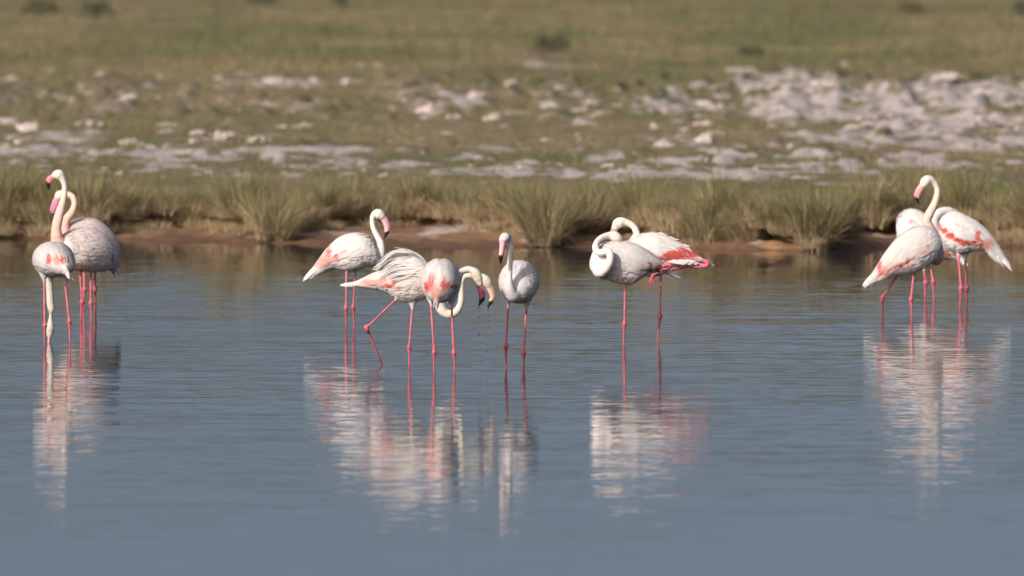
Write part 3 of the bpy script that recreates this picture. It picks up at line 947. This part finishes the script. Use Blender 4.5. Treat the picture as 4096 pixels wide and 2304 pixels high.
    def plumes(s, strands, name='plume'):
        """Loose feathers given by their path in depth plane: (pts, width_px, colour)."""
        for pts, wpx, col, dy in strands:
            A = catmull(np.array([s.P(p[0], p[1], dy) for p in pts]), 8)
            T = unit(np.gradient(A, axis=0)); nv = np.array((.2, -1., .25)); W = unit(np.cross(T, nv))
            prof = np.array((.6, .85, 1, 1, .9, .7, .4, .05)) * wpx / s.s * .5
            N = unit(np.cross(W, T))
            V = np.stack([A - W * prof[:, None], A + N * prof[:, None] * .35, A + W * prof[:, None]], 1).reshape(-1, 3)
            i = np.arange(24).reshape(8, 3)
            F = np.concatenate([np.stack([i[:-1, a], i[:-1, a + 1], i[1:, a + 1], i[1:, a]], -1).reshape(-1, 4) for a in (0, 1)])
            link(name, mesh_from(name, V, F, np.tile(np.array(col), (24, 1))), M_FEATHER, s.root)

    def bill(s, pts, black=.58, pink=(0.74, 0.33, 0.38), eye=True, eye_col=None, eye_at=None, ratio=.62):
        A = np.array([list(s.P(p[0], p[1], p[3])) + [p[2] / s.s] for p in pts])
        v1 = A[len(A) // 2, :3] - A[0, :3]; v2 = A[-1, :3] - A[0, :3]
        lat = np.cross(v1, v2)
        if np.linalg.norm(lat) < 1e-5 or s.k.get('frontal'): lat = np.array((1., 0, 0))
        lat = lat / np.linalg.norm(lat)
        B = catmull(A, 26)
        V, F = tube(B[:, :3], np.maximum(B[:, 3], .001), 16, lat, ratio)
        t = np.concatenate([np.repeat(np.linspace(0, 1, 26), 16), [0, 1]])[:, None]
        ang = np.concatenate([np.tile(np.sin(np.linspace(0, 2 * math.pi, 16, endpoint=False)), 26), [0, 0]])[:, None]
        edge = sstep(black - .03, black + .03, t + .05 * ang)
        c = np.array(pink) * (1 - edge) + BLACK * edge
        gape = np.exp(-((ang - .45) / .16) ** 2) * sstep(.05, .2, t) * .6        # the dark line where the mandibles meet
        c = c * (1 - gape)
        link('bill', mesh_from('bill', V, F, c), M_BILL, s.root)
        # eyes on both sides of the head
        if eye:
            hd = s.headA; i = int(len(hd) * .915) if eye_at is None else int(len(hd) * eye_at)
            cpt = hd[i, :3]; rr = hd[i, 3]
            for sg in (-1, 1):
                q = cpt + lat * sg * rr * .86
                e = link('eye', sphere_mesh(.0062, 10, 7), M_EYE, s.root, q)
                pu = link('pupil', sphere_mesh(.0032, 8, 6), M_PUPIL, e, lat * sg * .0042)


_sph = {}


def sphere_mesh(r, a=12, b_=8):
    if (r, a) in _sph:
        return _sph[(r, a)]
    V = [(0, 0, r)]; F = []
    for i in range(1, b_):
        for j in range(a):
            th = math.pi * i / b_; ph = 2 * math.pi * j / a
            V.append((r * math.sin(th) * math.cos(ph), r * math.sin(th) * math.sin(ph), r * math.cos(th)))
    V.append((0, 0, -r)); last = len(V) - 1
    for j in range(a):
        F.append((0, 1 + j, 1 + (j + 1) % a)); F.append((last, 1 + (b_ - 2) * a + (j + 1) % a, 1 + (b_ - 2) * a + j))
    for i in range(b_ - 2):
        for j in range(a):
            F.append((1 + i * a + j, 1 + (i + 1) * a + j, 1 + (i + 1) * a + (j + 1) % a, 1 + i * a + (j + 1) % a))
    _sph[(r, a)] = mesh_from('ball', V, F)
    return _sph[(r, a)]


CREAM = (0.74, 0.66, 0.56); SALMON = (0.78, 0.45, 0.37)

# --- left trio ---------------------------------------------------------------
B = Bird('flamingo', 'flamingo seen from behind, head down in the water, front of the left trio', 1373, 228, white=(.66, .62, .605),
         patch=[(192, 1042, 10, 26, 'C', .9), (222, 1042, 12, 22, 'P', .9), (244, 1040, 8, 22, 'C', .55), (262, 1048, 9, 18, 'C', .4), (278, 1045, 6, 22, 'K', .5)])
B.torso([(264, 1078, 266, 1092, 5, -.33), (252, 1040, 258, 1096, 40, -.27), (234, 1000, 238, 1100, 64, -.18), (217, 975, 220, 1106, 76, -.06), (211, 969, 211, 1108, 78, .06), (204, 975, 204, 1104, 70, .18), (200, 990, 200, 1090, 50, .28), (198, 1010, 198, 1070, 25, .33)])
B.neck([(199, 1045, 30, .26), (197, 1088, 20, .34), (196, 1114, 15, .36), (198, 1170, 15, .35), (201, 1215, 15.5, .34), (204, 1238, 14, .33), (202, 1254, 8, .33), (201, 1272, 7.5, .33), (200, 1294, 13, .33), (199, 1314, 17, .33), (198, 1334, 14, .33), (196, 1350, 10, .33)], (.56, .51, .45), (.55, .50, .43))
B.leg((175, 1121), (178, 1302), (177, 1373), -.02)
B.leg((259, 1128), (276, 1286), (279, 1375), .0)
B.finish_body(); B.wings(100, 26); B.tail(); B.belly()
B.bill([(196, 1346, 11, .33), (195, 1358, 10, .33), (193, 1370, 9, .33), (190, 1385, 6, .33), (190, 1394, 2, .33)], .7, (.72, .34, .36))

B = Bird('flamingo', 'tall pink-necked flamingo with neck stretched up, looking left, in the left trio', 1280, 343, white=(.80, .67, .625),
         patch=[(449, 1035, 4.5, 20, 'D', .8), (300, 1075, 90, 24, 'P', .35)])
B.torso([(455, 1062, 462, 1092, 9, .28), (441, 1010, 450, 1078, 32, .25), (417, 960, 425, 1081, 58, .18), (385, 926, 390, 1085, 74, .1), (345, 912, 348, 1087, 80, 0), (305, 918, 308, 1081, 76, -.1), (270, 934, 275, 1070, 62, -.18), (246, 952, 252, 1048, 44, -.25), (232, 972, 238, 1022, 22, -.29)])
B.neck([(262, 1000, 50, -.18), (240, 985, 38, -.23), (228, 957, 28, -.27), (225, 930, 22.5, -.28), (226, 905, 19.5, -.28), (236, 860, 19, -.27), (246, 825, 15.5, -.26), (253, 798, 13, -.25), (258, 764, 11.5, -.24), (257, 738, 11.5, -.24), (250, 717, 14, -.24), (241, 703, 19.5, -.24), (232, 698, 20.5, -.24), (221, 701, 16.5, -.24), (212, 706, 11, -.24)], SALMON, (.72, .66, .58))
B.leg((319, 1083), (327, 1207), (322, 1280), -.06)
B.leg((362, 1088), (362, 1212), (364, 1280), .04)
B.finish_body(); B.wings(98, 20); B.tail(); B.belly()
B.bill([(214, 705, 12, -.24), (205, 710, 12, -.24), (197, 718, 12.5, -.24), (193, 731, 11, -.24), (193, 745, 7.5, -.24), (195, 758, 2, -.24)], .58, (.74, .23, .26), eye_at=.9)

B = Bird('flamingo', 'flamingo with a hooked curved neck and large pink bill, rearmost of the left trio', 1238, 357, white=(.79, .665, .625),
         patch=[(466, 1052, 8, 20, 'D', .9)])
B.torso([(464, 1045, 469, 1066, 6, .28), (449, 985, 457, 1052, 30, .24), (425, 925, 430, 1060, 56, .15), (385, 885, 390, 1065, 70, .05), (340, 871, 345, 1066, 76, -.05), (300, 885, 305, 1058, 66, -.14), (270, 908, 276, 1030, 48, -.22), (257, 932, 262, 1003, 24, -.26)])
B.neck([(285, 965, 44, -.18), (262, 935, 27, -.24), (258, 905, 20, -.25), (266, 877, 16.5, -.25), (286, 850, 14.5, -.25), (296, 825, 13, -.25), (297, 805, 12, -.25), (290, 787, 12, -.25), (276, 779, 12.5, -.25), (260, 775, 15, -.25), (247, 777, 19, -.25), (237, 783, 19.5, -.25), (229, 794, 15, -.25)], SALMON, (.74, .65, .53))
B.leg((335, 1083), (336, 1158), (332, 1240), -.05)
B.leg((379, 1083), (379, 1152), (381, 1232), .05)
B.finish_body(); B.wings(98, 20); B.tail(); B.belly()
B.bill([(231, 790, 13.5, -.25), (224, 805, 14.5, -.25), (217, 824, 14.5, -.25), (210, 841, 10.5, -.25), (211, 852, 6, -.25), (214, 861, 2, -.25)], .82, (.74, .26, .38), eye_at=.88)

# --- centre group ------------------------------------------------------------
B = Bird('flamingo', 'upright white flamingo in profile facing right with an S-curved neck, left of centre', 1312, 1401, white=(.80, .73, .70),
         patch=[(1314, 1014, 8, 30, 'C', .85), (1344, 1030, 8, 13, 'C', .9), (1297, 1048, 24, 24, 'P', .85), (1383, 1002, 9, 6, 'C', .5), (1278, 1064, 18, 12, 'P', .7), (1370, 1012, 18, 9, 'P', .5), (1330, 1040, 16, 10, 'P', .7)])
B.torso([(1253, 1077, 1262, 1100, 7, 0), (1272, 1046, 1287, 1092, 23, 0), (1311, 993, 1333, 1075, 48, 0), (1359, 951, 1382, 1084, 66, 0), (1417, 934, 1425, 1080, 76, 0), (1461, 940, 1464, 1065, 70, 0), (1490, 960, 1496, 1062, 55, 0), (1508, 990, 1518, 1050, 36, 0), (1516, 1008, 1530, 1040, 18, 0)])
B.neck([(1484, 1025, 40, 0), (1506, 1032, 29, 0), (1520, 1015, 22, 0), (1523, 995, 18, 0), (1521, 969, 14.5, 0), (1509, 945, 12.3, 0), (1497, 921, 10.8, 0), (1490, 897, 9.8, 0), (1489, 875, 10, 0), (1496, 860, 14, 0), (1507, 856, 20.5, 0), (1517, 858, 21.5, 0), (1526, 866, 17, 0), (1531, 874, 12, 0)], (.80, .73, .70), (.77, .70, .62))
B.leg((1386, 1082), (1383.5, 1232), (1384, 1312), -.05)
B.leg((1421, 1087), (1412.5, 1230), (1417, 1312), .06, tone=.8)
B.finish_body(); B.wings(95, 22); B.tail(); B.belly()
B.bill([(1528, 866, 14, 0), (1538, 879, 13, 0), (1546, 897, 12.5, 0), (1549, 914, 12, 0), (1546, 930, 9.5, 0), (1540, 944, 5.5, 0), (1536, 954, 2, 0)], .62, (.76, .40, .43), eye_at=.87)

B = Bird('flamingo', 'striding flamingo with ruffled raised back plumes and one leg bent back', 1469, 1583, white=(.74, .68, .645),
         patch=[(1548, 1143, 20, 9, 'C', .9), (1572, 1126, 7, 18, 'C', .55), (1532, 1124, 18, 16, 'P', .8), (1478, 1130, 44, 11, 'P', .85), (1590, 1152, 14, 7, 'P', .8), (1670, 1150, 20, 6, 'P', .4)])
B.torso([(1417, 1135, 1420, 1140, 4, 0), (1451, 1118, 1460, 1150, 15, 0), (1499, 1094, 1510, 1158, 36, 0), (1545, 1080, 1552, 1174, 56, 0), (1600, 1052, 1602, 1202, 72, 0), (1650, 1030, 1650, 1208, 78, 0), (1700, 1046, 1700, 1196, 72, 0), (1738, 1075, 1740, 1186, 56, 0), (1766, 1108, 1768, 1170, 34, 0), (1778, 1128, 1778, 1155, 15, 0)])
B.neck([(1740, 1135, 40, .0), (1754, 1172, 28, .0), (1757, 1205, 23.5, .0), (1768, 1240, 20.5, .0), (1792, 1257, 18, .0), (1820, 1250, 16, .0), (1838, 1226, 13.5, .0), (1845, 1192, 12, .0), (1845, 1152, 11, .0), (1848, 1122, 11, 0), (1861, 1105, 11, 0), (1884, 1102, 11, 0), (1910, 1106, 14, 0), (1932, 1115, 20, 0), (1944, 1126, 20.5, 0), (1951, 1139, 16, 0), (1955, 1148, 12, 0)], (.72, .65, .57), (.70, .60, .49))
B.leg((1585, 1196), (1466, 1312), (1528.5, 1462), -.05, tone=.92)
B.leg((1649, 1231), (1636, 1390), (1637, 1475), -.02, tone=.9)
B.finish_body(); B.wings(100, 22, lift=.006); B.tail(); B.belly()
rg = np.random.default_rng(5)
st = []
OUT = np.array([(1714, 1062), (1684, 1026), (1640, 1008), (1590, 1010), (1545, 1038), (1506, 1088)], float)
INN = np.array([(1668, 1110), (1640, 1112), (1610, 1118), (1580, 1126), (1552, 1136), (1525, 1146)], float)
OUT = catmull(OUT, 60); INN = catmull(INN, 60)
for i in range(84):                                   # raised mantle plumes, lying in sheaves over the back
    a = rg.uniform(0, 1) ** 1.3
    cv = OUT * (1 - a) + INN * a
    t0 = rg.uniform(0, .55); t1 = min(1.0, t0 + rg.uniform(.3, .5))
    seg_ = cv[np.linspace(t0 * 59, t1 * 59, 6).astype(int)].copy()
    fl = rg.uniform(-2, 9) * (1 - a)
    seg_[:, 1] += rg.normal(0, 2.5) - fl * np.linspace(0, 1, 6) ** 2
    seg_[:, 0] -= rg.uniform(0, 8) * np.linspace(0, 1, 6) ** 2
    col = np.array((.76, .71, .68)) * rg.uniform(.8, 1.06) if rg.uniform() > .14 else np.array((.36, .34, .33))
    st.append(([tuple(q) for q in seg_], rg.uniform(4, 8), col, -.19 * math.sin(a * 1.5) + rg.uniform(-.03, .03)))
for q in range(16):                                   # loose tips standing clear of the back
    t0 = .1 + .045 * q; b0 = OUT[int(t0 * 59)]; tp = OUT[int(min(t0 + .42, 1) * 59)] + np.array((-rg.uniform(4, 20), -rg.uniform(6, 24) * (1 - q / 22)))
    md = OUT[int(min(t0 + .2, 1) * 59)] + np.array((0, -rg.uniform(2, 9)))
    st.append(([tuple(b0 + (4, 6)), tuple((b0 + md) / 2 + (0, -2)), tuple(md), tuple((md + tp) / 2 + (-2, -3)), tuple(tp)], rg.uniform(4, 7), np.array((.74, .70, .67)) * rg.uniform(.75, 1.05), rg.uniform(-.1, .05)))
st += [([(1690, 1035), (1650, 1014), (1610, 1006), (1567, 1000)], 4, (.62, .59, .57), -.02), ([(1660, 1030), (1620, 1012), (1585, 1010), (1556, 1022)], 5, (.68, .64, .61), -.06), ([(1440, 1134), (1420, 1139), (1404, 1142), (1392, 1148)], 2.5, (.7, .66, .62), 0)]
B.plumes(st)
B.bill([(1951, 1140, 14, 0), (1960, 1156, 13, 0), (1968, 1174, 12, 0), (1970, 1191, 11, 0), (1962, 1208, 9, 0), (1955, 1222, 5, 0), (1952, 1234, 1.5, 0)], .62, (.72, .47, .38), eye_at=.86)

B = Bird('flamingo', 'rear-view flamingo in front of the striding one, with dark magenta dripping bill', 1486, 1777, white=(.74, .69, .665),
         patch=[(1706, 1150, 9, 24, 'C', .75), (1722, 1140, 9, 34, 'C', .55), (1745, 1172, 18, 30, 'P', .75), (1778, 1143, 12, 26, 'C', .75), (1796, 1148, 8, 18, 'C', .7), (1814, 1150, 14, 9, 'D', .8), (1725, 1108, 14, 12, 'P', .7)])
B.torso([(1747, 1186, 1748, 1203, 6, -.34), (1751, 1128, 1752, 1206, 42, -.28), (1757, 1075, 1757, 1208, 64, -.18), (1760, 1045, 1760, 1208, 73, -.05), (1762, 1037, 1762, 1204, 74, .06), (1768, 1045, 1766, 1195, 68, .17), (1775, 1065, 1772, 1180, 50, .27), (1780, 1090, 1778, 1150, 25, .33)])
B.neck([(1782, 1125, 36, .25), (1800, 1160, 27, .33), (1816, 1165, 21, .37), (1828, 1140, 17, .37), (1836, 1108, 14.5, .36), (1847, 1087, 13.5, .35), (1868, 1077, 13, .34), (1888, 1081, 15, .33), (1902, 1094, 20, .33), (1910, 1112, 20.5, .33), (1916, 1131, 16.5, .33), (1920, 1144, 13, .33)], (.68, .63, .58), (.66, .57, .47))
B.leg((1724, 1216), (1736, 1409), (1735.6, 1486), -.02)
B.leg((1806, 1223), (1815, 1411), (1819, 1486), -.0)
B.finish_body(); B.wings(104, 26); B.tail(90); B.belly()
B.bill([(1917, 1138, 14.5, .33), (1924, 1157, 14.5, .33), (1928, 1176, 14.5, .33), (1928, 1193, 12.5, .33), (1922, 1208, 8, .33), (1915, 1224, 2, .33)], .6, (.62, .15, .24), eye_at=.87)

B = Bird('flamingo', 'flamingo facing the camera with its neck held upright and bill pointing down', 1470, 2060, white=(.72, .67, .66), frontal=True, patch=[(2100, 1200, 25, 10, 'P', .4)])
B.torso([(2080, 1098, 2080, 1125, 10, .36), (2079, 1062, 2079, 1170, 46, .28), (2078, 1047, 2078, 1195, 68, .16), (2077, 1045, 2076, 1206, 77, .04), (2075, 1057, 2073, 1210, 75, -.08), (2069, 1084, 2067, 1209, 62, -.19), (2062, 1112, 2060, 1202, 42, -.27), (2056, 1140, 2055, 1186, 20, -.32)])
B.neck([(2062, 1155, 44, -.2), (2053, 1178, 31, -.29), (2043, 1165, 23, -.34), (2038, 1140, 16.5, -.37), (2037, 1110, 13.5, -.38), (2038, 1075, 12.5, -.38), (2041, 1035, 11.3, -.37), (2044, 1000, 10.3, -.36), (2042, 976, 10.5, -.36), (2034, 959, 14.5, -.37), (2025, 951, 19, -.39), (2018, 952, 20.5, -.41), (2013, 960, 17.5, -.43), (2011, 968, 13, -.45)], (.72, .67, .65), (.70, .63, .59))
B.leg((2033, 1218), (2023.6, 1384), (2023.6, 1469), -.02, tone=.85)
B.leg((2106, 1231), (2094, 1413), (2095.5, 1471), .0)
B.finish_body(); B.wings(92, 14, u1=.8, scale=.75, lift=.004); B.tail(); B.belly(600)
B.bill([(2012, 962, 14.5, -.43), (2010, 976, 14, -.47), (2008, 992, 12.5, -.5), (2005, 1012, 11.5, -.525), (2003, 1030, 10, -.53), (2003, 1044, 6, -.52), (2004, 1057, 2, -.51)], .62, (.74, .39, .42), eye_at=.83, ratio=.9)

# --- preening pair -----------------------------------------------------------
B = Bird('flamingo', 'preening flamingo with neck coiled in front, bill in its back, nearer of the pair', 1378, 2497, white=(.74, .675, .65),
         patch=[(2604, 1068, 7, 20, 'D', .95), (2634, 1074, 13, 13, 'D', .8), (2570, 1066, 14, 9, 'P', .6), (2590, 1083, 22, 3, 'K', .6)])
B.torso([(2666, 1078, 2668, 1088, 6, .12), (2646, 1052, 2648, 1090, 24, .10), (2620, 1026, 2614, 1086, 42, .08), (2582, 1000, 2572, 1104, 58, .05), (2538, 976, 2530, 1132, 71, .02), (2490, 964, 2490, 1134, 77, 0), (2445, 967, 2450, 1126, 76, -.03), (2406, 980, 2415, 1116, 66, -.07), (2379, 1006, 2388, 1102, 46, -.10), (2364, 1040, 2369, 1084, 20, -.12)])
B.neck([(2404, 1062, 42, -.10), (2398, 1085, 27, -.18), (2412, 1086, 20, -.24), (2430, 1066, 17.5, -.28), (2441, 1040, 17, -.29), (2441, 1016, 16.5, -.29), (2428, 1005, 15.5, -.28), (2408, 1010, 15, -.26), (2391, 1008, 14.5, -.24), (2383, 992, 14, -.21), (2387, 971, 13, -.17), (2402, 954, 12.5, -.13), (2424, 944, 13, -.09), (2445, 942, 18, -.07), (2460, 946, 21, -.07), (2474, 953, 18, -.07), (2484, 960, 12, -.04)], (.75, .67, .64), (.74, .65, .58))
B.leg((2501, 1134), (2498, 1296), (2494.5, 1378), .0)
B.finish_body()
B.wings(100, 28, scale=1.15, lift=.006); B.tail(); B.belly()
B.bill([(2482, 958, 12, -.04), (2494, 966, 11, -.035), (2506, 976, 10, -.03), (2516, 986, 6, -.02)], 1.2, (.72, .38, .38), eye_at=.87)
# the lifted leg is folded under the tail; only its pink joint shows
B2 = B
B2.V, B2.F, B2.C, B2.n = [], [], [], 0
A = B.limb([(2600, 1074, 9, .02), (2640, 1066, 7, .03), (2666, 1059, 7.5, .0), (2678, 1058, 9.5, .0), (2682, 1063, 8.5, .0), (2672, 1071, 7, .03), (2640, 1080, 6, .03)], LEG, 12, 40)
link('folded_leg', mesh_from('folded_leg', np.concatenate(B.V), B.F, np.concatenate(B.C)), M_BODY, B.root)

B = Bird('flamingo', 'preening flamingo with arched neck and coral wing band, one leg folded out past its tail', 1364, 2636, white=(.80, .73, .70),
         patch=[(2692, 1022, 40, 17, 'C', .95), (2640, 1034, 16, 9, 'C', .9), (2726, 1012, 24, 22, 'C', .85), (2765, 1018, 34, 17, 'C', .6), (2755, 1040, 30, 8, 'P', .7), (2662, 1034, 22, 7, 'C', .8)])
B.torso([(2802, 1037, 2797, 1056, 8, 0), (2757, 996, 2752, 1064, 26, 0), (2720, 974, 2715, 1074, 42, 0), (2672, 948, 2668, 1086, 58, 0), (2628, 933, 2625, 1102, 70, 0), (2580, 935, 2582, 1104, 74, 0), (2542, 945, 2547, 1090, 64, 0), (2512, 962, 2518, 1065, 45, 0), (2496, 986, 2499, 1035, 22, 0)])
B.neck([(2540, 990, 44, 0), (2543, 960, 24, 0), (2547, 938, 15.5, 0), (2543, 920, 13.5, 0), (2533, 905, 13, 0), (2517, 894, 13.5, 0), (2498, 888, 16, 0), (2484, 889, 21, 0), (2472, 895, 22, 0), (2463, 907, 17.5, 0), (2458, 917, 13.5, 0)], (.78, .70, .66), (.76, .68, .58))
B.leg((2643, 1106), (2640, 1264), (2632, 1364), .0)
B.limb([(2758, 1036, 6, .02), (2778, 1038, 5.5, -.03), (2795, 1042, 5.5, -.06), (2812, 1043, 7, -.06), (2826, 1047, 10, -.06), (2831, 1055, 10.5, -.06), (2822, 1064, 8.5, -.06), (2800, 1067, 5.5, -.06), (2750, 1069, 4.8, -.06), (2700, 1074, 4.8, -.07), (2650, 1084, 5, -.08), (2618, 1097, 6, -.09), (2609, 1108, 7, -.09), (2607, 1122, 5.5, -.09)], LEG, 12, 84)
for tx, ty in ((2596, 1144), (2608, 1149), (2621, 1140)):
    B.limb([(2608, 1112, 5, -.09), ((2608 + tx) / 2 + (tx - 2608) * .3, 1128, 4, -.09), (tx, ty, 2.4, -.085)], LEG * .85, 10, 14)
B.finish_body(); B.wings(96, 22, lift=.006); B.tail(); B.belly()
B.plumes([([(2735, 975), (2745, 982), (2754, 984), (2762, 982)], 6, (.8, .74, .71), -.04), ([(2680, 945), (2695, 954), (2708, 958), (2718, 957)], 5, (.8, .74, .71), -.05), ([(2790, 1066), (2808, 1070), (2816, 1078), (2822, 1090)], 2.5, (.7, .66, .62), -.03),
          ([(2740, 1066), (2770, 1070), (2786, 1074), (2795, 1080)], 6, (.75, .70, .68), -.03),
          *[([(2672 + 9 * q, 1046 - (q % 3) * 3), (2700 + 8 * q, 1050 - (q % 3) * 3), (2722 + 7 * q, 1054 - (q % 4) * 3), (2742 + 6 * q, 1060 - (q % 4) * 5)], 9, (.80, .74, .715), -.155 + .008 * q) for q in range(10)], ([(2620, 936), (2640, 932), (2655, 935), (2668, 942)], 6, (.8, .75, .73), -.03)])
B.bill([(2460, 912, 14.5, 0), (2455, 926, 13, 0), (2452, 940, 12, 0), (2452, 956, 9, 0), (2455, 968, 4, 0)], .8, (.74, .33, .38), eye_at=.86)

# --- right trio --------------------------------------------------------------
B = Bird('flamingo', 'flamingo with raised head looking left over its shoulder, front of the right trio', 1263, 3590, white=(.74, .67, .64),
         patch=[(3630, 1050, 9, 13, 'C', 1.0), (3602, 1063, 22, 6, 'C', .9), (3523, 1072, 10, 30, 'C', .7), (3545, 1086, 18, 16, 'P', .8), (3712, 985, 7, 9, 'C', .6), (3690, 1013, 22, 9, 'P', .6), (3575, 1072, 18, 10, 'P', .6), (3655, 1035, 10, 12, 'P', .6)])
B.torso([(3491, 1101, 3497, 1129, 7, -.1), (3523, 1047, 3534, 1118, 24, -.1), (3557, 994, 3580, 1100, 44, -.08), (3600, 946, 3618, 1098, 60, -.04), (3653, 914, 3663, 1088, 70, 0), (3692, 904, 3702, 1066, 70, .04), (3722, 915, 3728, 1045, 58, .08), (3742, 943, 3744, 1020, 36, .12), (3750, 965, 3751, 1000, 18, .14)])
B.neck([(3718, 985, 44, .06), (3738, 1018, 34, .12), (3746, 1036, 26, .19), (3755, 1022, 20.5, .27), (3754, 990, 20, .31), (3740, 950, 21, .32), (3718, 912, 22, .31), (3708, 884, 20.5, .30), (3720, 853, 17.5, .29), (3738, 818, 15.5, .27), (3749, 782, 13.2, .25), (3750, 757, 12.3, .24), (3742, 737, 12.5, .23), (3727, 722, 15, .22), (3713, 719, 19.5, .21), (3702, 727, 20.5, .2), (3694, 738, 16.5, .2), (3689, 745, 12.5, .2)], (.76, .42, .34), (.76, .68, .58))
B.leg((3590, 1101), (3530, 1190), (3531, 1261), -.05, tone=.82)
B.leg((3657, 1085), (3645, 1198), (3648, 1265), -.03)
B.finish_body(); B.wings(98, 24); B.tail(); B.belly()
B.bill([(3693, 738, 14, .2), (3684, 750, 13.5, .2), (3675, 764, 13.5, .2), (3669, 780, 12, .2), (3669, 794, 9, .2), (3673, 806, 5, .2), (3677, 817, 1.5, .2)], .62, (.76, .36, .38), eye_at=.885)

B = Bird('flamingo', 'flamingo asleep with its head tucked away, farthest and mostly hidden in the right trio', 1202, 3719, white=(.79, .73, .71),
         patch=[(3648, 886, 14, 7, 'P', .6), (3800, 1010, 46, 24, 'C', .45)])
B.torso([(3838, 1022, 3842, 1044, 12, 0), (3800, 955, 3806, 1034, 38, 0), (3755, 898, 3762, 1040, 60, 0), (3705, 862, 3712, 1050, 72, 0), (3660, 838, 3666, 1040, 74, 0), (3622, 842, 3630, 1000, 64, 0), (3599, 860, 3606, 972, 50, 0), (3588, 886, 3592, 950, 30, 0), (3585, 905, 3587, 930, 14, 0)])
B.leg((3697, 1078), (3703, 1130), (3701.5, 1202), -.04)
B.leg((3723, 1066), (3734, 1128), (3737, 1203), .02)
B.finish_body(); B.wings(98, 22, lift=.008); B.tail(); B.belly(700)

B = Bird('flamingo', 'rightmost flamingo, in profile with a broad coral wing stripe and drooping white tail', 1225, 3854, white=(.80, .74, .71),
         patch=[(3762, 908, 7, 16, 'C', 1), (3778, 922, 16, 11, 'C', 1), (3803, 942, 18, 12, 'C', 1), (3832, 962, 22, 10, 'C', 1), (3862, 972, 18, 9, 'C', 1), (3888, 974, 16, 11, 'C', .9), (3912, 950, 10, 28, 'C', .85), (3925, 975, 12, 16, 'C', .6), (3955, 978, 18, 20, 'P', .8)])
B.torso([(4016, 1030, 4006, 1054, 7, 0), (3994, 985, 3972, 1034, 20, 0), (3965, 940, 3936, 1000, 38, 0), (3919, 897, 3892, 1006, 56, 0), (3871, 867, 3855, 1013, 70, 0), (3820, 845, 3818, 1008, 74, 0), (3782, 846, 3786, 990, 64, 0), (3752, 870, 3758, 958, 46, 0), (3736, 895, 3740, 930, 22, 0)])
B.neck([(3778, 930, 46, -.02), (3748, 925, 27, -.08), (3735, 898, 21, -.11), (3741, 868, 17.5, -.11), (3762, 848, 16.5, -.09), (3792, 842, 16, -.06), (3820, 852, 15, -.02)], (.72, .66, .62), (.68, .63, .59))
B.leg((3834, 1016), (3845, 1153), (3841, 1227), -.05)
B.leg((3861, 1036), (3868, 1150), (3868, 1223), .05, tone=.75)
B.finish_body(); B.wings(94, 24, lift=.006); B.tail(90); B.belly()

# ------------------------------------------------------------------ water drops falling from the two dripping bills
for dlist, lab, grp, yw in (([(1915, 1231), (1916, 1246), (1914.5, 1292, ), (1916, 1337), (1916, 1344), (1926, 1443), (1914, 1270), (1917, 1398)], 'dark water drop falling from the magenta bill in the centre group', 'drops below the magenta bill', 1480),
                            ([(1952, 1240), (1954, 1268), (1954, 1285), (1953, 1311), (1949, 1351), (1948, 1378), (1947, 1404), (1945, 1437)], 'dark water drop falling from the pale bill in the centre group', 'drops below the pale bill', 1468)):
    for i, (px, py) in enumerate(dlist):
        d = dist(yw)
        o = link('water_drop', sphere_mesh(.0045 if i % 3 else .0065), M_DROP, loc=((px - 2048) / FP * d, d, H - (py - YH) * d / FP))
        o.scale = (1, 1, 1.25)
        tag(o, lab, 'drop', grp)
